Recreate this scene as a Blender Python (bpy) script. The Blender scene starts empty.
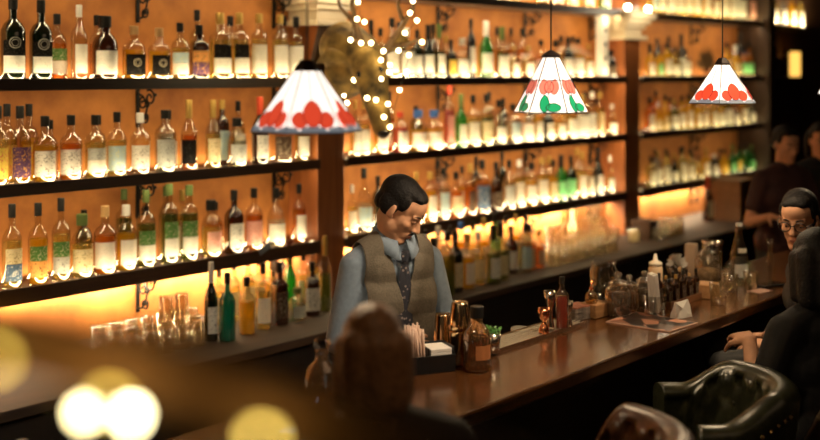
import bpy, bmesh, math, random
from mathutils import Vector, Matrix, Euler
random.seed(11)
V = Vector
R_ = math.radians
col = bpy.context.scene.collection
sc = bpy.context.scene

# ------------------------------------------------------------------ camera frame
# world: X runs along the bar away to the right, Y towards the bottle wall, Z up, floor z=0
F = 1139.0; XV = 1365.0; YH = 73.0; CZ = 2.1
AN = math.atan((XV - 410) / F); CA, SA = math.cos(AN), math.sin(AN)

def ray(px, py):
    r = (px - 410) / F
    return V((CA + r * SA, SA - r * CA, (YH - py) / F))
def onY(px, py, Y):
    d = ray(px, py); t = Y / d.y
    return V((d.x * t, Y, CZ + d.z * t))
def onZ(px, py, z):
    d = ray(px, py); t = (z - CZ) / d.z
    return V((d.x * t, d.y * t, z))
def atD(px, py, D):
    d = ray(px, py)
    return V((d.x * D, d.y * D, CZ + d.z * D))
def depth(p): return p.x * CA + p.y * SA

# ------------------------------------------------------------------ mesh helpers
def obj(name, bm, m, parent=None, smooth=False, loc=None):
    me = bpy.data.meshes.new(name)
    if isinstance(bm, bpy.types.Mesh): me = bm; me.name = name
    else:
        bmesh.ops.recalc_face_normals(bm, faces=bm.faces[:])
        bm.to_mesh(me); bm.free()
    if m:
        ms = m if isinstance(m, (list, tuple)) else [m]
        me.materials.clear()
        for x in ms: me.materials.append(x)
    if smooth:
        for p in me.polygons: p.use_smooth = True
    o = bpy.data.objects.new(name, me); col.objects.link(o)
    if parent: o.parent = parent
    if loc is not None: o.location = loc
    return o
def tag(o, label, cat, group=None, kind=None):
    if label: o['label'] = label
    if cat: o['category'] = cat
    if group: o['group'] = group
    if kind: o['kind'] = kind
    return o
def thing(name, label, cat, loc=(0, 0, 0), rz=0, group=None):
    o = bpy.data.objects.new(name, None); col.objects.link(o)
    o.empty_display_size = .05
    o.location = loc; o.rotation_euler = (0, 0, rz)
    return tag(o, label, cat, group)
def struct(name, bm, m, **k):
    o = obj(name, bm, m, **k); o['kind'] = 'structure'; return o
def box(bm, x0, x1, y0, y1, z0, z1, bev=0, mi=0):
    b2 = bmesh.new()
    bmesh.ops.create_cube(b2, size=1)
    for v in b2.verts:
        v.co = V(((x0 + x1) / 2 + v.co.x * (x1 - x0), (y0 + y1) / 2 + v.co.y * (y1 - y0), (z0 + z1) / 2 + v.co.z * (z1 - z0)))
    if bev: bmesh.ops.bevel(b2, geom=b2.edges[:], offset=bev, segments=2, affect='EDGES', profile=.5)
    join(bm, b2, mi)
def join(bm, b2, mi=0, M=None):
    mp = {}
    for v in b2.verts: mp[v] = bm.verts.new(M @ v.co if M else v.co)
    for f in b2.faces:
        try:
            g = bm.faces.new([mp[v] for v in f.verts]); g.material_index = mi or f.material_index; g.smooth = f.smooth
        except ValueError: pass
    b2.free()
def lathe(bm, prof, seg=20, c=(0, 0, 0), sq=None, cap=True, smooth=True, mi=0):
    """prof: list of (r,z); sq: superellipse exponent for square-ish sections"""
    rings = []
    for r, z in prof:
        if r < 1e-6:
            rings.append([bm.verts.new((c[0], c[1], c[2] + z))]); continue
        ring = []
        for i in range(seg):
            a = 2 * math.pi * i / seg + (math.pi / 4 if sq else 0)
            k = 1
            if sq:
                k = 1 / (abs(math.cos(a)) ** sq + abs(math.sin(a)) ** sq) ** (1 / sq)
            ring.append(bm.verts.new((c[0] + r * k * math.cos(a), c[1] + r * k * math.sin(a), c[2] + z)))
        rings.append(ring)
    for a, b in zip(rings[:-1], rings[1:]):
        for i in range(seg):
            j = (i + 1) % seg
            if len(a) == 1 and len(b) == 1: continue
            if len(a) == 1: f = bm.faces.new((a[0], b[j], b[i]))
            elif len(b) == 1: f = bm.faces.new((a[i], a[j], b[0]))
            else: f = bm.faces.new((a[i], a[j], b[j], b[i]))
            f.smooth = smooth; f.material_index = mi
    if cap:
        for rg in (rings[0], rings[-1]):
            if len(rg) > 2:
                f = bm.faces.new(rg); f.material_index = mi
    return bm
def LA(prof, **k): return lathe(bmesh.new(), prof, **k)
def tube(bm, pts, r, seg=8, smooth=True, mi=0):
    pts = [V(p) for p in pts]
    rr = r if isinstance(r, (list, tuple)) else [r] * len(pts)
    rings = []; n = None
    for i, p in enumerate(pts):
        t = (pts[min(i + 1, len(pts) - 1)] - pts[max(i - 1, 0)]).normalized()
        if n is None:
            n = t.orthogonal().normalized()
        n = (n - t * n.dot(t)).normalized(); b = t.cross(n)
        rings.append([bm.verts.new(p + (n * math.cos(2 * math.pi * k / seg) + b * math.sin(2 * math.pi * k / seg)) * rr[i]) for k in range(seg)])
    for a, c in zip(rings[:-1], rings[1:]):
        for i in range(seg):
            f = bm.faces.new((a[i], a[(i + 1) % seg], c[(i + 1) % seg], c[i])); f.smooth = smooth; f.material_index = mi
    bm.faces.new(rings[0]).material_index = mi; bm.faces.new(rings[-1]).material_index = mi
    return bm
def ball(bm, c, r, seg=10, mi=0):
    rx = r if isinstance(r, (tuple, list)) else (r, r, r)
    b2 = bmesh.new(); bmesh.ops.create_uvsphere(b2, u_segments=seg, v_segments=max(6, seg * 2 // 3), radius=1)
    for v in b2.verts: v.co = V((c[0] + v.co.x * rx[0], c[1] + v.co.y * rx[1], c[2] + v.co.z * rx[2]))
    for f in b2.faces: f.smooth = True
    join(bm, b2, mi)
    return bm

# blended bodies: a soup of tapered capsules and ellipsoids fused into one skin
def blob(prims, voxel=.006, smooth=4, fac=.5):
    bm = bmesh.new()
    for p in prims:
        if p[0] == 'e':
            c, rad = V(p[1]), p[2]; M = p[3] if len(p) > 3 else Matrix.Identity(3)
            b2 = bmesh.new(); bmesh.ops.create_uvsphere(b2, u_segments=20, v_segments=14, radius=1)
            for v in b2.verts: v.co = c + M @ V((v.co.x * rad[0], v.co.y * rad[1], v.co.z * rad[2]))
            join(bm, b2)
        else:
            a, b, r0, r1 = V(p[1]), V(p[2]), p[3], p[4]
            d = b - a; L = d.length
            if L < 1e-5: d = V((0, 0, 1)); L = 1e-5
            q = V((0, 0, 1)).rotation_difference(d.normalized()).to_matrix()
            prof = [(0, -r0)] + [(r0 * math.cos(t), r0 * math.sin(t)) for t in (-1.2, -.8, -.4, 0)] + [(r1 * math.cos(t), L + r1 * math.sin(t)) for t in (0, .4, .8, 1.2)] + [(0, L + r1)]
            b2 = LA(prof, seg=16)
            for v in b2.verts: v.co = a + q @ v.co
            bmesh.ops.recalc_face_normals(b2, faces=b2.faces[:])
            join(bm, b2)
    me = bpy.data.meshes.new('soup'); bm.to_mesh(me); bm.free()
    o = bpy.data.objects.new('soup', me); col.objects.link(o)
    m = o.modifiers.new('r', 'REMESH'); m.mode = 'VOXEL'; m.voxel_size = voxel
    s = o.modifiers.new('s', 'SMOOTH'); s.iterations = smooth; s.factor = fac
    dg = bpy.context.evaluated_depsgraph_get()
    out = bpy.data.meshes.new_from_object(o.evaluated_get(dg))
    bpy.data.objects.remove(o); bpy.data.meshes.remove(me)
    for p in out.polygons: p.use_smooth = True
    return out
def cut(me, test):
    bm = bmesh.new(); bm.from_mesh(me)
    bmesh.ops.delete(bm, geom=[f for f in bm.faces if test(f.calc_center_median())], context='FACES')
    bm.to_mesh(me); bm.free(); return me

# ------------------------------------------------------------------ materials
MC = {}
def nt(name):
    m = bpy.data.materials.new(name); m.use_nodes = True
    n = m.node_tree.nodes; n.clear(); out = n.new('ShaderNodeOutputMaterial')
    return m, n, m.node_tree.links, out
def c4(c): return (c[0], c[1], c[2], 1)
def solid(name, c, rough=.5, metal=0, noise=0, scale=20, bump=0, coat=0, spec=.5, sheen=0, emit=0, ecol=None):
    if name in MC: return MC[name]
    m, n, l, out = nt(name)
    b = n.new('ShaderNodeBsdfPrincipled'); l.new(b.outputs[0], out.inputs[0])
    b.inputs['Base Color'].default_value = c4(c); b.inputs['Roughness'].default_value = rough
    b.inputs['Metallic'].default_value = metal; b.inputs['Coat Weight'].default_value = coat
    b.inputs['Specular IOR Level'].default_value = spec; b.inputs['Sheen Weight'].default_value = sheen
    if emit:
        b.inputs['Emission Strength'].default_value = emit; b.inputs['Emission Color'].default_value = c4(ecol or c)
    if noise or bump:
        tc = n.new('ShaderNodeTexCoord'); nz = n.new('ShaderNodeTexNoise'); nz.inputs['Scale'].default_value = scale
        nz.inputs['Detail'].default_value = 5; l.new(tc.outputs['Object'], nz.inputs['Vector'])
        if noise:
            r = n.new('ShaderNodeValToRGB')
            r.color_ramp.elements[0].position = .3; r.color_ramp.elements[1].position = .72
            r.color_ramp.elements[0].color = c4([x * (1 - noise) for x in c]); r.color_ramp.elements[1].color = c4([min(1, x * (1 + noise)) for x in c])
            l.new(nz.outputs[0], r.inputs[0]); l.new(r.outputs[0], b.inputs['Base Color'])
        if bump:
            bp = n.new('ShaderNodeBump'); bp.inputs['Strength'].default_value = bump; bp.inputs['Distance'].default_value = .01
            l.new(nz.outputs[0], bp.inputs['Height']); l.new(bp.outputs[0], b.inputs['Normal'])
    MC[name] = m; return m
def wood(name, c1, c2, rough=.3, scale=(1.2, 22, 22), coat=0, bump=.05):
    if name in MC: return MC[name]
    m, n, l, out = nt(name)
    b = n.new('ShaderNodeBsdfPrincipled'); l.new(b.outputs[0], out.inputs[0])
    tc = n.new('ShaderNodeTexCoord'); mp = n.new('ShaderNodeMapping'); mp.inputs['Scale'].default_value = scale
    l.new(tc.outputs['Object'], mp.inputs[0])
    nz = n.new('ShaderNodeTexNoise'); nz.inputs['Scale'].default_value = 1.6; nz.inputs['Detail'].default_value = 6; nz.inputs['Distortion'].default_value = .6
    l.new(mp.outputs[0], nz.inputs['Vector'])
    r = n.new('ShaderNodeValToRGB'); r.color_ramp.elements[0].position = .3; r.color_ramp.elements[1].position = .7
    r.color_ramp.elements[0].color = c4(c1); r.color_ramp.elements[1].color = c4(c2)
    l.new(nz.outputs[0], r.inputs[0]); l.new(r.outputs[0], b.inputs['Base Color'])
    b.inputs['Roughness'].default_value = rough; b.inputs['Coat Weight'].default_value = coat; b.inputs['Coat Roughness'].default_value = .12
    bp = n.new('ShaderNodeBump'); bp.inputs['Strength'].default_value = bump; bp.inputs['Distance'].default_value = .004
    l.new(nz.outputs[0], bp.inputs['Height']); l.new(bp.outputs[0], b.inputs['Normal'])
    MC[name] = m; return m
def glass(name, tint, gloss=.16, haze=0.0, hcol=None, rough=.03):
    """thin glass: tinted see-through with fresnel gloss, haze = share scattered by the contents"""
    if name in MC: return MC[name]
    m, n, l, out = nt(name)
    tr = n.new('ShaderNodeBsdfTransparent'); tr.inputs[0].default_value = c4(tint)
    src = tr.outputs[0]
    if haze:
        tl = n.new('ShaderNodeBsdfTranslucent'); tl.inputs[0].default_value = c4(hcol or tint)
        df = n.new('ShaderNodeBsdfDiffuse'); df.inputs[0].default_value = c4(hcol or tint)
        a = n.new('ShaderNodeMixShader'); a.inputs[0].default_value = .4
        l.new(tl.outputs[0], a.inputs[1]); l.new(df.outputs[0], a.inputs[2])
        x = n.new('ShaderNodeMixShader'); x.inputs[0].default_value = haze
        l.new(src, x.inputs[1]); l.new(a.outputs[0], x.inputs[2]); src = x.outputs[0]
    gl = n.new('ShaderNodeBsdfGlossy'); gl.inputs['Roughness'].default_value = rough
    lw = n.new('ShaderNodeLayerWeight'); lw.inputs[0].default_value = .35
    mm = n.new('ShaderNodeMath'); mm.operation = 'MULTIPLY_ADD'; mm.inputs[1].default_value = .55; mm.inputs[2].default_value = gloss * .4; mm.use_clamp = True
    l.new(lw.outputs['Facing'], mm.inputs[0])
    mx = n.new('ShaderNodeMixShader'); l.new(mm.outputs[0], mx.inputs[0]); l.new(src, mx.inputs[1]); l.new(gl.outputs[0], mx.inputs[2])
    l.new(mx.outputs[0], out.inputs[0]); MC[name] = m; return m
def emission(name, c, s):
    if name in MC: return MC[name]
    m, n, l, out = nt(name); e = n.new('ShaderNodeEmission'); e.inputs[0].default_value = c4(c); e.inputs[1].default_value = s
    l.new(e.outputs[0], out.inputs[0]); MC[name] = m; return m
def label_mat(name, base, ink, sx=1, thr=.52, glow=.25):
    """printed paper: rows of illegible print; a little light shines through the paper"""
    if name in MC: return MC[name]
    m, n, l, out = nt(name)
    tc = n.new('ShaderNodeTexCoord'); mp = n.new('ShaderNodeMapping'); mp.inputs['Scale'].default_value = (5 * sx, 5 * sx, 34)
    l.new(tc.outputs['Object'], mp.inputs[0])
    nz = n.new('ShaderNodeTexNoise'); nz.inputs['Scale'].default_value = 1.5; nz.inputs['Detail'].default_value = 2
    l.new(mp.outputs[0], nz.inputs['Vector'])
    r = n.new('ShaderNodeValToRGB'); r.color_ramp.elements[0].position = thr + .05; r.color_ramp.elements[1].position = thr + .12
    r.color_ramp.elements[0].color = c4(base); r.color_ramp.elements[1].color = c4(ink)
    l.new(nz.outputs[0], r.inputs[0])
    d = n.new('ShaderNodeBsdfDiffuse'); l.new(r.outputs[0], d.inputs[0])
    t = n.new('ShaderNodeBsdfTranslucent'); l.new(r.outputs[0], t.inputs[0])
    mx = n.new('ShaderNodeMixShader'); mx.inputs[0].default_value = glow
    l.new(d.outputs[0], mx.inputs[1]); l.new(t.outputs[0], mx.inputs[2]); l.new(mx.outputs[0], out.inputs[0])
    MC[name] = m; return m

def stucco():
    m, n, l, out = nt('orange_stucco')
    b = n.new('ShaderNodeBsdfPrincipled'); l.new(b.outputs[0], out.inputs[0])
    tc = n.new('ShaderNodeTexCoord')
    nz = n.new('ShaderNodeTexNoise'); nz.inputs['Scale'].default_value = 3.2; nz.inputs['Detail'].default_value = 7; nz.inputs['Roughness'].default_value = .62
    l.new(tc.outputs['Object'], nz.inputs['Vector'])
    r = n.new('ShaderNodeValToRGB'); r.color_ramp.elements[0].position = .3; r.color_ramp.elements[1].position = .75
    r.color_ramp.elements[0].color = (.25, .075, .012, 1); r.color_ramp.elements[1].color = (.60, .225, .042, 1)
    l.new(nz.outputs[0], r.inputs[0]); l.new(r.outputs[0], b.inputs['Base Color'])
    b.inputs['Roughness'].default_value = .75
    bp = n.new('ShaderNodeBump'); bp.inputs['Strength'].default_value = .35; bp.inputs['Distance'].default_value = .01
    l.new(nz.outputs[0], bp.inputs['Height']); l.new(bp.outputs[0], b.inputs['Normal'])
    return m
STUCCO = stucco()
DKWOOD = wood('dark_shelf_wood', (.030, .013, .006), (.065, .028, .011), .42)
BARTOP = wood('polished_bar_wood', (.050, .017, .0045), (.105, .038, .010), .22, (1.0, 14, 14), coat=.5)
CTRTOP = wood('counter_wood', (.022, .010, .004), (.046, .020, .007), .72, (1, 12, 12))
BLACKW = wood('black_panel_wood', (.006, .004, .003), (.012, .008, .006), .5)
PILWOOD = wood('pilaster_wood', (.22, .065, .018), (.34, .11, .03), .4, (20, 20, 1.4))
LTWOOD = wood('light_box_wood', (.33, .16, .06), (.45, .24, .10), .5, (4, 30, 30))
IRON = solid('wrought_iron', (.008, .007, .006), .5, .6)
BLACK = solid('black_plastic', (.008, .008, .008), .35)
CREAMP = solid('cream_plaster', (.75, .62, .42), .6)
GOLDM = solid('gold_metal', (.85, .55, .25), .16, 1)
STEEL = solid('steel', (.72, .62, .5), .2, 1)
COPPER = solid('copper', (.85, .32, .14), .2, 1)
PAPER = solid('paper_white', (.8, .74, .66), .8)
CLEAR = glass('clear_glass', (.93, .92, .88), .2)
LED = emission('led_warm', (1, .76, .40), 5)
BULB = emission('fairy_bulb', (1, .80, .42), 16)

GL = {  # glass tint, haze, haze colour, words
 'c': ((.93, .90, .82), .0, None, 'clear'), 's': ((.86, .90, .88), .10, (.85, .88, .85), 'silvery clear'),
 'a': ((.84, .36, .05), .38, (.92, .36, .04), 'amber'), 'y': ((.95, .68, .06), .5, (1, .66, .05), 'golden'),
 'p': ((.94, .84, .42), .28, (.98, .82, .34), 'pale straw'), 'o': ((.86, .36, .05), .45, (.98, .40, .04), 'orange amber'),
 'g': ((.10, .48, .10), .35, (.06, .42, .08), 'green'), 'd': ((.035, .06, .03), .5, (.02, .035, .016), 'near-black green'),
 'l': ((.46, .50, .18), .25, (.42, .46, .12), 'olive'), 'b': ((.20, .07, .02), .45, (.10, .035, .01), 'dark brown'),
 'k': ((.02, .02, .02), .7, (.012, .011, .01), 'black'), 'r': ((.75, .22, .20), .4, (.85, .25, .20), 'pinkish red'),
 't': ((.05, .32, .25), .45, (.03, .30, .22), 'teal green')}
LB = {
 'w': ((.88, .84, .74), (.75, .70, .60), 'white'), 'W': ((.85, .82, .74), (.12, .10, .09), 'white printed'),
 'c': ((.80, .68, .42), (.35, .25, .12), 'cream'), 'k': ((.014, .013, .012), (.05, .045, .04), 'black'),
 'b': ((.10, .17, .28), (.7, .7, .7), 'blue'), 'p': ((.78, .42, .34), (.6, .2, .15), 'pink'),
 's': ((.55, .56, .52), (.2, .2, .2), 'silver grey'), 'o': ((.85, .40, .12), (.15, .07, .03), 'orange'),
 'v': ((.12, .06, .13), (.8, .4, .1), 'purple'), 'g': ((.10, .22, .06), (.6, .6, .4), 'green'),
 'd': ((.08, .05, .035), (.5, .42, .3), 'dark brown'), 'B': ((.50, .66, .72), (.8, .75, .4), 'pale blue'),
 'y': ((.85, .62, .12), (.7, .1, .1), 'yellow'), 'G': ((.22, .75, .30), (.9, .9, .7), 'bright green')}
CP = {'k': ((.010, .009, .008), 'black', 0), 'g': ((.55, .36, .10), 'gold', .8), 'w': ((.75, .72, .66), 'white', 0), 'c': ((.50, .30, .13), 'cork', 0),
      'r': ((.50, .06, .025), 'red', 0), 'b': ((.05, .14, .42), 'blue', 0), 'e': ((.10, .14, .04), 'dark green', 0), 's': ((.6, .56, .5), 'silver', .9)}
def gmat(k): t, h, hc, w = GL[k]; return glass('bottle_glass_' + w.replace(' ', '_').replace('-', '_'), t, .26, h, hc)
def lmat(k, i=0): b, i_, w = LB[k]; return label_mat('label_%s' % w.replace(' ', '_') , b, i_)
def cmat(k): c, w, me = CP[k]; return solid('cap_' + w.replace(' ', '_'), c, .45, me, spec=.25)

# ------------------------------------------------------------------ bottles: unit radius and unit height
SH = {
 'std':  ([(0, .012), (.9, 0), (1, .02), (1, .56), (.95, .61), (.72, .675), (.42, .715), (.34, .74), (.32, .87), (0, .87)], (.84, 1.0, .38), .50),
 'tall': ([(0, .012), (.9, 0), (1, .02), (1, .62), (.9, .68), (.5, .74), (.38, .77), (.35, .9), (0, .9)], (.86, 1.0, .42), .55),
 'wine': ([(0, .03), (.9, 0), (1, .02), (1, .50), (.9, .57), (.6, .655), (.40, .71), (.36, .76), (.35, .9), (0, .9)], (.74, 1.0, .40), .46),
 'squat': ([(0, .012), (.85, 0), (1, .03), (1.0, .52), (.93, .60), (.70, .68), (.45, .73), (.40, .75), (.40, .84), (0, .84)], (.82, 1.0, .50), .48),
 'sq':   ([(0, .012), (.92, 0), (1, .02), (1, .60), (.9, .66), (.5, .71), (.36, .73), (.34, .86), (0, .86)], (.83, 1.0, .44), .55),
 'soda': ([(0, .012), (.9, 0), (1, .02), (1, .40), (.94, .50), (.62, .68), (.40, .80), (.34, .90), (.36, .94), (0, .94)], (.945, 1.0, .40), .40),
 'bulb': ([(0, .012), (.8, 0), (.97, .06), (1.0, .25), (.98, .45), (.8, .58), (.5, .66), (.33, .72), (.30, .86), (0, .86)], (.84, 1.0, .36), .42),
}
PROTO = {}
def unit(shape):
    if shape in PROTO: return PROTO[shape]
    prof, (c0, c1, cr), ltop = SH[shape]; sq = 4 if shape == 'sq' else None
    g = LA(prof, seg=24, sq=sq); bmesh.ops.recalc_face_normals(g, faces=g.faces[:])
    mg = bpy.data.meshes.new('glass'); g.to_mesh(mg); g.free()
    lq = [(0, .02)] + [(r * .9, max(.02, z)) for r, z in prof[1:] if z < ltop + .09 and r > 0]
    lq += [(0, lq[-1][1])]
    b = LA(lq, seg=20, sq=sq, cap=False); ml = bpy.data.meshes.new('liquid'); bmesh.ops.recalc_face_normals(b, faces=b.faces[:]); b.to_mesh(ml); b.free()
    b = LA([(0, c0), (cr, c0), (cr, c1 - .012), (cr * .92, c1), (0, c1)], seg=16, cap=False, smooth=False); mc = bpy.data.meshes.new('cap'); bmesh.ops.recalc_face_normals(b, faces=b.faces[:]); b.to_mesh(mc); b.free()
    PROTO[shape] = (mg, ml, mc, {}, ltop, sq); return PROTO[shape]
def band(shape, z0, z1, half=56, rad=1.025):
    key = (shape, round(z0, 3), round(z1, 3), half)
    d = unit(shape)[3]
    if key in d: return d[key]
    sq = unit(shape)[5]; bm = bmesh.new(); pr = None; n = 14
    for i in range(n + 1):
        a = R_(-90 - half + 2 * half * i / n); k = rad
        if sq: k = rad / (abs(math.cos(a)) ** sq + abs(math.sin(a)) ** sq) ** (1 / sq)
        v = (bm.verts.new((k * math.cos(a), k * math.sin(a), z0)), bm.verts.new((k * math.cos(a), k * math.sin(a), z1)))
        if pr: f = bm.faces.new((pr[0], v[0], v[1], pr[1])); f.smooth = True
        pr = v
    me = bpy.data.meshes.new('label'); bm.to_mesh(me); bm.free(); d[key] = me; return me
def child(name, me, m, root):
    if not me.materials: me.materials.append(None)
    o = bpy.data.objects.new(name, me); col.objects.link(o); o.parent = root
    o.material_slots[0].link = 'OBJECT'; o.material_slots[0].material = m
    return o
ORD = ['leftmost', 'second', 'third', 'fourth', 'fifth', 'sixth', 'seventh', 'eighth', 'ninth', 'tenth', 'eleventh', 'twelfth', 'thirteenth', 'fourteenth',
       'fifteenth', 'sixteenth', 'seventeenth', 'eighteenth', 'nineteenth', 'twentieth', 'twenty-first', 'twenty-second', 'twenty-third', 'twenty-fourth',
       'twenty-fifth', 'twenty-sixth', 'twenty-seventh', 'twenty-eighth', 'twenty-ninth', 'thirtieth', 'thirty-first', 'thirty-second', 'thirty-third']
def ordn(i): return 'leftmost' if i == 0 else ORD[i] + ' from left'
def bottle(p, H, R, shape, g, lab, cap, label, group, detail=True, rz=0, level=True, lz=None):
    mg, ml, mc, _, ltop, _s = unit(shape)
    r = thing('liquor_bottle', label, 'bottle', p, rz, group); r.scale = (R, R, H)
    opaque = g in 'dkbgt'
    if detail and level and not opaque and g != 'c':
        child('glass', mg, gmat('c'), r); child('liquid', ml, gmat(g), r)
    else: child('glass', mg, gmat(g), r)
    child('cap', mc, cmat(cap), r)
    if lab and lab[0] != 'n':
        z0, z1 = lz or (.10, ltop - .02)
        if len(lab) == 1: child('label', band(shape, z0, z1), lmat(lab), r)
        else:
            zm = z0 + (z1 - z0) * .52
            child('label', band(shape, z0, zm), lmat(lab[0]), r)
            child('label', band(shape, zm + .004, z1), lmat(lab[1]), r)
    return r

# ------------------------------------------------------------------ layout constants
SHELF_Z = [2.600, 2.062, 1.592, 1.125]; SHELF_T = [.04, .042, .042, .058]
YF, YW = 4.60, 4.86            # shelf front edge, wall
YB = 4.69                      # bottle centre line
x_p1 = onY(320, 100, YF).x, onY(347, 100, YF).x
x_p2 = onY(627, 100, YF).x, onY(642, 100, YF).x
x_end = onY(762, 100, YF).x
pitch = x_p2[0] - x_p1[0]
x_p0 = x_p1[0] - pitch, x_p1[1] - pitch
BAYS = [(x_p0[1], x_p1[0]), (x_p1[1], x_p2[0]), (x_p2[1], x_end)]
BAYN = ['left bay', 'middle bay', 'right bay']
SHN = ['cropped top shelf', 'upper shelf', 'middle shelf', 'lower shelf']
CZ0 = .78                       # back counter top
YC = 4.06                      # back counter front edge
BARZ = 1.07
bf = [onZ(505.7, 400, BARZ), onZ(789, 290, BARZ)]   # bar front edge line
YB0 = (bf[0].y + bf[1].y) / 2
YBB = YB0 + .50
print('layout', x_p0, x_p1, x_p2, x_end, 'bar', bf, YB0, YBB)

# ------------------------------------------------------------------ room
X0, X1 = -1.2, 13.5
bm = bmesh.new(); box(bm, X0, X1, -2.5, 5.1, -.06, 0); struct('floor', bm, wood('floor_wood', (.03, .014, .007), (.06, .03, .014), .5, (1, 8, 8)))
bm = bmesh.new(); box(bm, X0, X1, -2.5, 5.1, 3.3, 3.36); struct('ceiling', bm, solid('ceiling_paint', (.05, .028, .015), .8, noise=.2, scale=2))
bm = bmesh.new(); box(bm, X0, x_end + .05, YW, YW + .2, 0, 3.3); struct('wall_back', bm, STUCCO)
bm = bmesh.new(); box(bm, x_end + .05, X1, YW, YW + .2, 0, 3.3); struct('wall_far_back', bm, solid('dark_brown_plaster', (.11, .045, .018), .7, noise=.3, scale=3, bump=.2))
bm = bmesh.new(); box(bm, X1, X1 + .1, -2.5, 5.1, 0, 3.3); struct('wall_right', bm, solid('dark_wall', (.012, .008, .006), .7, noise=.2, scale=2))
bm = bmesh.new(); box(bm, X0 - .1, X0, -2.5, 5.1, 0, 3.3); struct('wall_left', bm, MC['dark_wall'])

# pilasters with plaster capitals
for i, ((a, b), wh) in enumerate(zip((x_p0, x_p1, x_p2), ('left of the whole bottle wall', 'carrying the deer head', 'right of the middle bay'))):
    t = thing('pilaster', 'reddish brown wooden pilaster with cream plaster capital ' + wh, 'pilaster', ((a + b) / 2, 4.73, 0))
    w = (b - a) / 2
    bm = bmesh.new(); box(bm, -w, w, -.11, .129, CZ0 + .001, 3.299, .006); obj('shaft', bm, PILWOOD, t)
    bm = bmesh.new()
    for z0, z1, e in ((2.375, 2.405, .05), (2.405, 2.465, .012), (2.465, 2.50, .04), (2.50, 2.545, .07), (2.545, 2.605, .105)):
        box(bm, -w - e, w + e, -.11 - e, .12, z0, z1, .008)
    obj('capital', bm, CREAMP, t)
    if i:
        for bx in (-w - .06, w + .03):
            bm = bmesh.new(); ball(bm, (bx, -.17, 2.631), .025); obj('bulb', bm, emission('capital_bulb', (1, .85, .6), 30), t)
# dark post closing the right bay
bm = bmesh.new(); box(bm, x_end, x_end + .16, 4.52, YW - .001, CZ0 + .001, 3.299, .01)
struct('trim_1', bm, wood('post_wood', (.03, .012, .005), (.055, .024, .009), .5, (20, 20, 1.4)))

# shelves (each bay and level one board with its own light strip)
for b, (xa, xb) in enumerate(BAYS):
    for s in range(4):
        t = thing('wall_shelf', 'dark wooden %s board of the %s with a warm light strip' % (SHN[s], BAYN[b]), 'shelf', ((xa + xb) / 2, YF, SHELF_Z[s]))
        w = (xb - xa) / 2 - .001; th = SHELF_T[s]
        bm = bmesh.new(); box(bm, -w, w, 0, YW - YF - .001, -th, 0, .003); box(bm, -w, w, -.008, .004, -th, .014, .002)
        obj('board', bm, DKWOOD, t)
        bm = bmesh.new(); box(bm, -w + .01, w - .01, .008, .018, .0005, .004); obj('light_strip', bm, LED, t)
        if s == 3:
            bm = bmesh.new(); box(bm, -w + .01, w - .01, YW - YF - .06, YW - YF - .04, -th - .008, -th - .0005); obj('light_strip', bm, LED, t)
# upper shelves of the dark end niche
for s in (0, 1):
    t = thing('wall_shelf', 'dark %s board in the dim niche right of the post' % SHN[s], 'shelf', (x_end + .95, YF, SHELF_Z[s]))
    bm = bmesh.new(); box(bm, -.78, .78, 0, YW - YF - .001, -.04, 0, .003); obj('board', bm, DKWOOD, t)

def area(name, loc, sx, sy, energy, color, rot, spread=180):
    l = bpy.data.lights.new(name, 'AREA'); l.shape = 'RECTANGLE'; l.size = sx; l.size_y = sy; l.energy = energy; l.color = color; l.spread = R_(spread)
    o = bpy.data.objects.new(name, l); col.objects.link(o); o.location = loc; o.rotation_euler = rot; return o
def point(name, loc, energy, color, r=.03):
    l = bpy.data.lights.new(name, 'POINT'); l.energy = energy; l.color = color; l.shadow_soft_size = r
    o = bpy.data.objects.new(name, l); col.objects.link(o); o.location = loc; return o
def spot(name, loc, tgt, energy, color, size=60, r=.05, blend=.6):
    l = bpy.data.lights.new(name, 'SPOT'); l.energy = energy; l.color = color; l.spot_size = R_(size); l.spot_blend = blend; l.shadow_soft_size = r
    o = bpy.data.objects.new(name, l); col.objects.link(o); o.location = loc
    o.rotation_euler = (V(tgt) - V(loc)).to_track_quat('-Z', 'Y').to_euler(); return o
WARM = (1, .74, .36); WARM2 = (1, .78, .44)
EN = {0: (14, 13, 11.5, 14), 1: (18, 16, 14, 15), 2: (11, 4.6, 3.6, 3.2)}
for b, (xa, xb) in enumerate(BAYS):
    for s in range(4):
        xm, w = (xa + xb) / 2, xb - xa - .05
        area('shelf_light', (xm, YF + .016, SHELF_Z[s] + .008), w, .012, EN[b][s] * .55, (WARM2, WARM2, (1, .80, .36))[b], (R_(180 - 14), 0, 0))
        if s < 3: area('shelf_front_light', (xm, YF + .02, SHELF_Z[s] - SHELF_T[s] - .004), w, .015, EN[b][s] * (.42, .55, .5)[b], WARM2, (R_(24), 0, 0))
        area('shelf_back_fill', (xm, YW - .03, SHELF_Z[s] + .008), w, .012, EN[b][s] * (.62, .95, .7)[b], WARM2, (R_(180 + 8), 0, 0))  # extra strip added behind the bottles to backlight them and the wall
    area('under_shelf_light', ((xa + xb) / 2, YW - .055, SHELF_Z[3] - SHELF_T[3] - .012), xb - xa - .05, .02, (62, 78, 28)[b], (1, .80, .50), (R_(12), 0, 0))
area('niche_light', (x_end + .95, YF + .02, SHELF_Z[0] + .01), 1.4, .015, 14, WARM2, (R_(168), 0, 0))

for (a, b) in (x_p1, x_p2): point('capital_fill', ((a + b) / 2 - .05, 4.30, 2.58), 5, (1, .82, .56), .05)  # added points brightening the capitals from the front, no fixture there
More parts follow.
